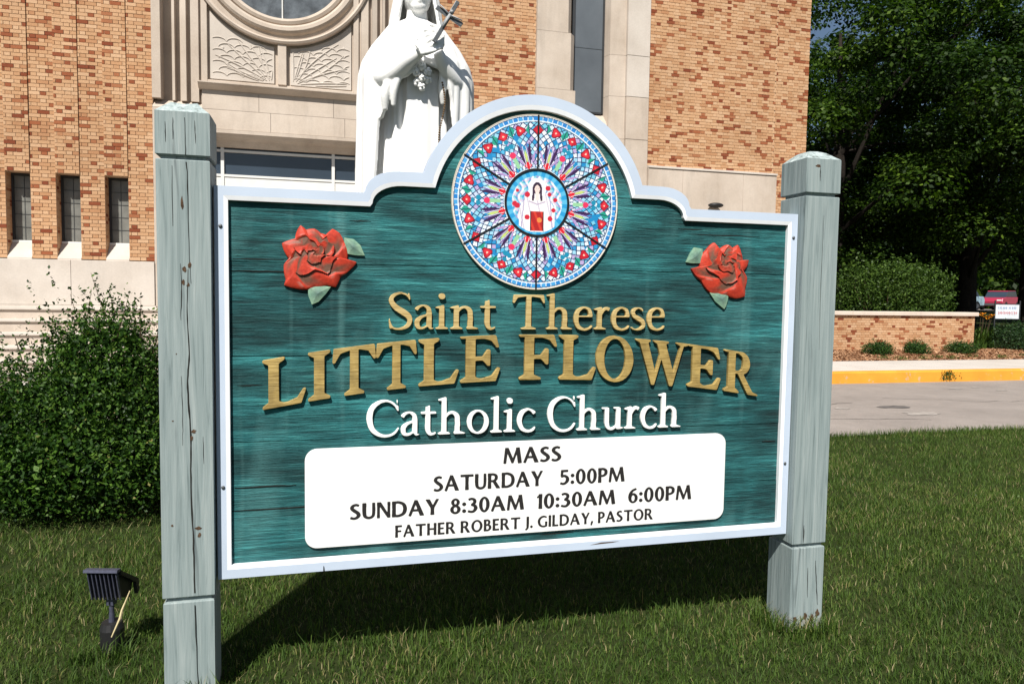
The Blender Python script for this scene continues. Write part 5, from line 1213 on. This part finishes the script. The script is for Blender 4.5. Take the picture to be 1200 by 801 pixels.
for i, (x_, rx_, lb) in enumerate(((21.0, 2.0, 'tall dark shrub beneath the maple nearest the church'), (24.2, 2.0, 'tall dark shrub in the shade between the two maple trunks'), (27.4, 1.9, 'tall dark shrub in the shade behind the second maple trunk'), (29.9, 1.3, 'dark rounded shrub just left of the distant parked cars'))):
    shrub(x_, 28.5 + i * .3, rx_, 1.4, 4.3 - (i == 3) * 1.2, 9000, .085, LEAFT, lb, 40 + i, 'understory_shrub')
# small weeds on the bed edge
q_ = []
for (x, y) in ((11.9, 11.46), (11.97, 11.47), (12.6, 13.85), (13.6, 13.8), (14.4, 13.75), (14.1, 13.9), (15.2, 14.0), (16.9, 14.1), (15.9, 13.8), (12.9, 13.7)):
    c_ = np.c_[rng.normal(x, .09, 90), rng.normal(y, .05 if y > 12 else .012, 90), (.2 if y > 12 else .0) + rng.uniform(.02, .09 if y > 12 else .2, 90)]; q_.append(c_)
tag(leaves('weeds', np.vstack(q_), .018, LEAFS, up=.8), 'small green weeds scattered along the front of the mulch bed', 'weeds')
# day lilies
lil = empty('day_lily', (17.6, 15.95, .2), 0, 'clump of strap-leaved lilies with orange flowers at the wall end', 'plant')
bl = MB(); rl = random.Random(6)
for k in range(150):
    a_ = rl.uniform(0, 2 * PI); L_ = rl.uniform(.5, .85); sp_ = rl.uniform(.15, .5); bx, by = rl.uniform(-.35, .35), rl.uniform(-.25, .25); bl.tone = rl.random()
    pts = [(bx + math.cos(a_) * sp_ * u ** 2 * 1, by + math.sin(a_) * sp_ * u ** 2, L_ * (u * 1.6 - u * u * .75)) for u in (0, .35, .7, 1)]; nx_, ny_ = -math.sin(a_) * .014, math.cos(a_) * .014
    B = len(bl.v)
    for i, p in enumerate(pts):
        w_ = (1, 1, .7, .1)[i]; bl.v += [(p[0] - nx_ * w_, p[1] - ny_ * w_, p[2]), (p[0] + nx_ * w_, p[1] + ny_ * w_, p[2])]
    for i in range(3): bl.face(B + 2 * i, B + 2 * i + 1, B + 2 * i + 3, B + 2 * i + 2)
bl.build('leaves', LEAFS, lil)
for (fx, fz) in ((-.12, .98), (.0, .94), (.10, .88), (.22, .93), (.28, .98), (-.03, 1.02)):
    s_ = MB().tube([(fx * .3, 0, 0), (fx, -.1, fz)], .006, 5); so_ = s_.build('flower_stem', TWIG, lil); f_ = MB()
    for k in range(6):
        a_ = k * PI / 3; d = Vector((math.cos(a_), math.sin(a_), .5)) * .09; s2 = Vector((-math.sin(a_), math.cos(a_), 0)) * .024; B = len(f_.v); c_ = Vector((fx, -.1, fz))
        f_.v += [tuple(c_), tuple(c_ + d * .6 - s2), tuple(c_ + d), tuple(c_ + d * .6 + s2)]; f_.face(B, B + 1, B + 2, B + 3)
    f_.build('flower', ORANGE, so_)
# yard sign
ys_ = empty('yard_sign', (19.95, 17.2, .27), math.radians(-20), 'small white yard sign with blue and red lettering in a dark frame above shrubs', 'sign')
MB().box(-.33, .33, -.008, .008, .80, 1.22).build('sign_face', simple('sign_white', (.62, .66, .70), .5), ys_)
for s in (-1, 1): MB().box(s * .35 - .016, s * .35 + .016, -.016, .016, -.1, 1.34).build('leg', DARKMET, ys_)
MB().box(-.333, .333, -.012, .012, 1.221, 1.245).box(-.333, .333, -.012, .012, .775, .799).build('rail', DARKMET, ys_)
def squig(name, col, z, h_, spans, seed):
    r = random.Random(seed); q = MB()
    for (a, b_) in spans:
        x = a
        while x < b_ - .02:
            w_ = r.uniform(.025, .04); q.box(x, x + .012, -.0105, -.0085, z, z + h_)
            if r.random() < .7: q.box(x + .0121, x + w_, -.0105, -.0085, z + (h_ - .012) * r.choice((0, .5, 1)), z + (h_ - .012) * 0 + .0 + .012 + (h_ - .012) * .0 if False else z + h_ * .5 + .006) if False else q.box(x + .0121, x + w_, -.0105, -.0085, z + h_ * .42, z + h_ * .58)
            x += w_ + .012
    q.build(name, simple(name + '_paint', col, .5), ys_)
squig('blue_lettering', (.06, .15, .34), 1.08, .075, ((-.27, .0), (.04, .28)), 2); squig('red_lettering', (.42, .02, .04), .92, .10, ((-.25, .27),), 3)
# distant house and vehicles
house = empty('house', (29.4, 42, .7), 0, 'brown brick house half hidden among the trees beside the church', 'house')
MB().box(-3.6, 6.5, 0, 8, 0, 5.2).build('wall', simple('house_brick', (.30, .15, .10), .9, .1, var=.3, sc_=6), house)
MB().prism([(-4.0, 5.2), (6.9, 5.2), (1.45, 8.4)], 'y', -.3, 8.3).build('roof', simple('roof_shingle', (.07, .06, .055), .9), house)
for (wx, wz) in ((-2, 1.2), (1, 1.2), (4, 1.2), (-2, 3.7), (1, 3.7), (4, 3.7)):
    f = MB().box(wx - .55, wx + .55, -.04, .02, wz - .1, wz + 1.2).build('window', ALU, house); MB().box(wx - .47, wx + .47, -.06, -.041, wz, wz + 1.1).build('pane', GLASS, f)
def vehicle(x, y, rz, colr, label, truck=False, group=None):
    o = empty('parked_car', (x, y, .98), rz, label, 'car', group); paint = simple('car_paint_' + label.split()[0], colr, .25, .6, .2, var=.03)
    b = MB(); b.prism([(-2.2, .35), (2.2, .35), (2.25, .7), (2.15, .95), (1.3, 1.05), (-2.1, 1.08), (-2.25, .8)], 'y', -.88, .88); b.build('body', paint, o, bevel=.06)
    c_ = MB(); P0 = [(-1.9, 1.06), (1.25, 1.04), (.55, 1.52), (-1.5, 1.56)]; c_.prism(P0, 'y', -.74, .74); cb = c_.build('cabin', GLASS, o, bevel=.05)
    MB().prism([(-1.55, 1.565), (.6, 1.525), (.5, 1.585), (-1.4, 1.62)], 'y', -.72, .72).build('roof', paint, o, bevel=.02)
    for s in (-1, 1):
        for xx in (-1.4, 1.4):
            w_ = MB().tube([(xx, s * .72, .34), (xx, s * .91, .34)], .34, 20).build('wheel', BLACKP, o); MB().tube([(xx, s * .905, .34), (xx, s * .925, .34)], .2, 14).build('rim', GREYM, w_)
        MB().box(2.14, 2.23, s * .62 - .16, s * .62 + .16, .68, .86).build('headlight', simple('lamp_lens', (.7, .7, .68), .2), o); MB().box(-2.26, -2.16, s * .66 - .14, s * .66 + .14, .7, .9).build('tail_light', simple('tail_lens', (.4, .01, .01), .3), o)
    MB().box(2.19, 2.27, -.8, .8, .38, .55).build('bumper', GREYM, o)
    return o
vehicle(54.8, 48.0, math.radians(205), (.45, .035, .08), 'red car parked on the far street, seen above the yard sign')
vehicle(49.2, 47.2, math.radians(180), (.30, .42, .50), 'pale blue car parked on the far street just left of the red one')

# ------------------------------------------------------------------ grass
def blades(xs, ys, h, wdt, seg, tone_):
    N = len(xs); z0 = .012 * np.sin(xs * 1.3 + ys * .7) + .01 * np.sin(xs * .5 - ys * 1.9); base = np.c_[xs, ys, z0 - .004]
    a = rng.uniform(0, 2 * PI, N); d = np.c_[np.cos(a), np.sin(a), np.zeros(N)]; lean = rng.uniform(.1, 1.0, N)[:, None] * h[:, None]
    sa = a + PI / 2 + rng.normal(0, .5, N); s = np.c_[np.cos(sa), np.sin(sa), np.zeros(N)] * wdt[:, None] / 2; up = np.c_[np.zeros(N), np.zeros(N), h]
    m_ = base + d * lean * .25 + up * .55; t_ = base + d * lean + up * (1 - .25 * rng.uniform(0, 1, N)[:, None])
    if seg == 2:
        V = np.stack([base - s, base + s, m_ + s * .8, m_ - s * .8, t_], 1).reshape(-1, 3); i = np.arange(N)[:, None] * 5
        F = np.concatenate([i + [0, 1, 2], i + [0, 2, 3], i + [3, 2, 4]], 1).reshape(-1, 3); return V, F, np.repeat(tone_, 3)
    V = np.stack([base - s, base + s, t_], 1).reshape(-1, 3); return V, np.arange(N * 3).reshape(-1, 3), tone_
def region(n, y0, y1, xl, xr):
    ys = rng.uniform(y0, y1, n); u = rng.uniform(0, 1, n); return xl(ys) + (xr(ys) - xl(ys)) * u, ys
def tones(xs, ys, n):
    t = rng.beta(2.2, 2.6, n) * .8; pt = .5 + .5 * np.sin(xs * 2.1 + np.sin(ys * 3) * 1.5) * np.sin(ys * 2.7 + xs); p3 = .5 + .5 * np.sin(xs * .9 + 2 * np.sin(ys * .8)) * np.sin(ys * 1.3 - xs * .6 + 1); t = t * .72 + pt * .14 + p3 * .14
    dry = rng.uniform(0, 1, n) < (.04 + .14 * pt ** 1.5); t[dry] = rng.uniform(.84, 1, dry.sum()); return np.clip(t, 0, 1)
VV = []; FF = []; TT = []; off_ = 0
for (n, y0, y1, h0, h1, w0, seg) in ((250000, 1.3, 4.3, .02, .052, .0034, 2), (220000, 4.2, 6.87, .025, .055, .005, 1)):
    xs, ys = region(n, y0, y1, lambda y: -.85 * y - .9, lambda y: 1.5 * y + 1.5); thin = .5 + .5 * np.sin(xs * 7 + 2 * np.sin(ys * 5)) * np.sin(ys * 8 + 1.5 * np.sin(xs * 6)); kp = rng.uniform(0, 1, n) < .45 + .75 * thin; xs, ys = xs[kp], ys[kp]; n = len(xs)
    h = rng.uniform(h0, h1, n) * (1 + .25 * np.sin(xs * 5 + ys * 3) * np.sin(ys * 6)); V, F, T = blades(xs, ys, h, np.full(n, w0) * rng.uniform(.7, 1.4, n), seg, tones(xs, ys, n)); VV.append(V); FF.append(F + off_); TT.append(T); off_ += len(V)
wx_, wy_ = [], []
for k in range(150):
    cxx = rng.uniform(-2.5, 7); cyy = rng.uniform(2.0, 6.6); m0 = rng.integers(5, 16); wx_.append(rng.normal(cxx, .035, m0)); wy_.append(rng.normal(cyy, .03, m0))
wx_, wy_ = np.hstack(wx_), np.hstack(wy_); tag(leaves('clover', np.c_[wx_, wy_, rng.uniform(.02, .045, len(wx_))], .009, LEAFS, up=1.2), 'small clover and broad-leaf weeds dotted through the lawn', 'clover')
# taller tufts round the posts, lamp and kerb edge
cx_, cy_ = [], []
for (x0, x1, y0, y1, n) in ((2.04, 2.30, 2.70, 2.80, 260), (2.0, 2.08, 2.78, 3.0, 160), (-.6, -.3, 2.70, 2.80, 160), (-.98, -.74, 3.18, 3.24, 130), (-3, 14, 6.72, 6.87, 9000), (-.2, 2, 3.0, 3.35, 500)):
    cx_.append(rng.uniform(x0, x1, n)); cy_.append(rng.uniform(y0, y1, n))
cx_, cy_ = np.hstack(cx_), np.hstack(cy_); n = len(cx_); V, F, T = blades(cx_, cy_, rng.uniform(.05, .13, n) * np.where(cy_ > 6, .8, 1), rng.uniform(.003, .0055, n), 2, tones(cx_, cy_, n)); VV.append(V); FF.append(F + off_); TT.append(T); off_ += len(V)
o = np_mesh('grass', np.vstack(VV), np.vstack(FF), np.hstack(TT), GRASS, k=3); tag(o, 'mown green lawn grass with dry blades around the sign', 'grass', kind='stuff')
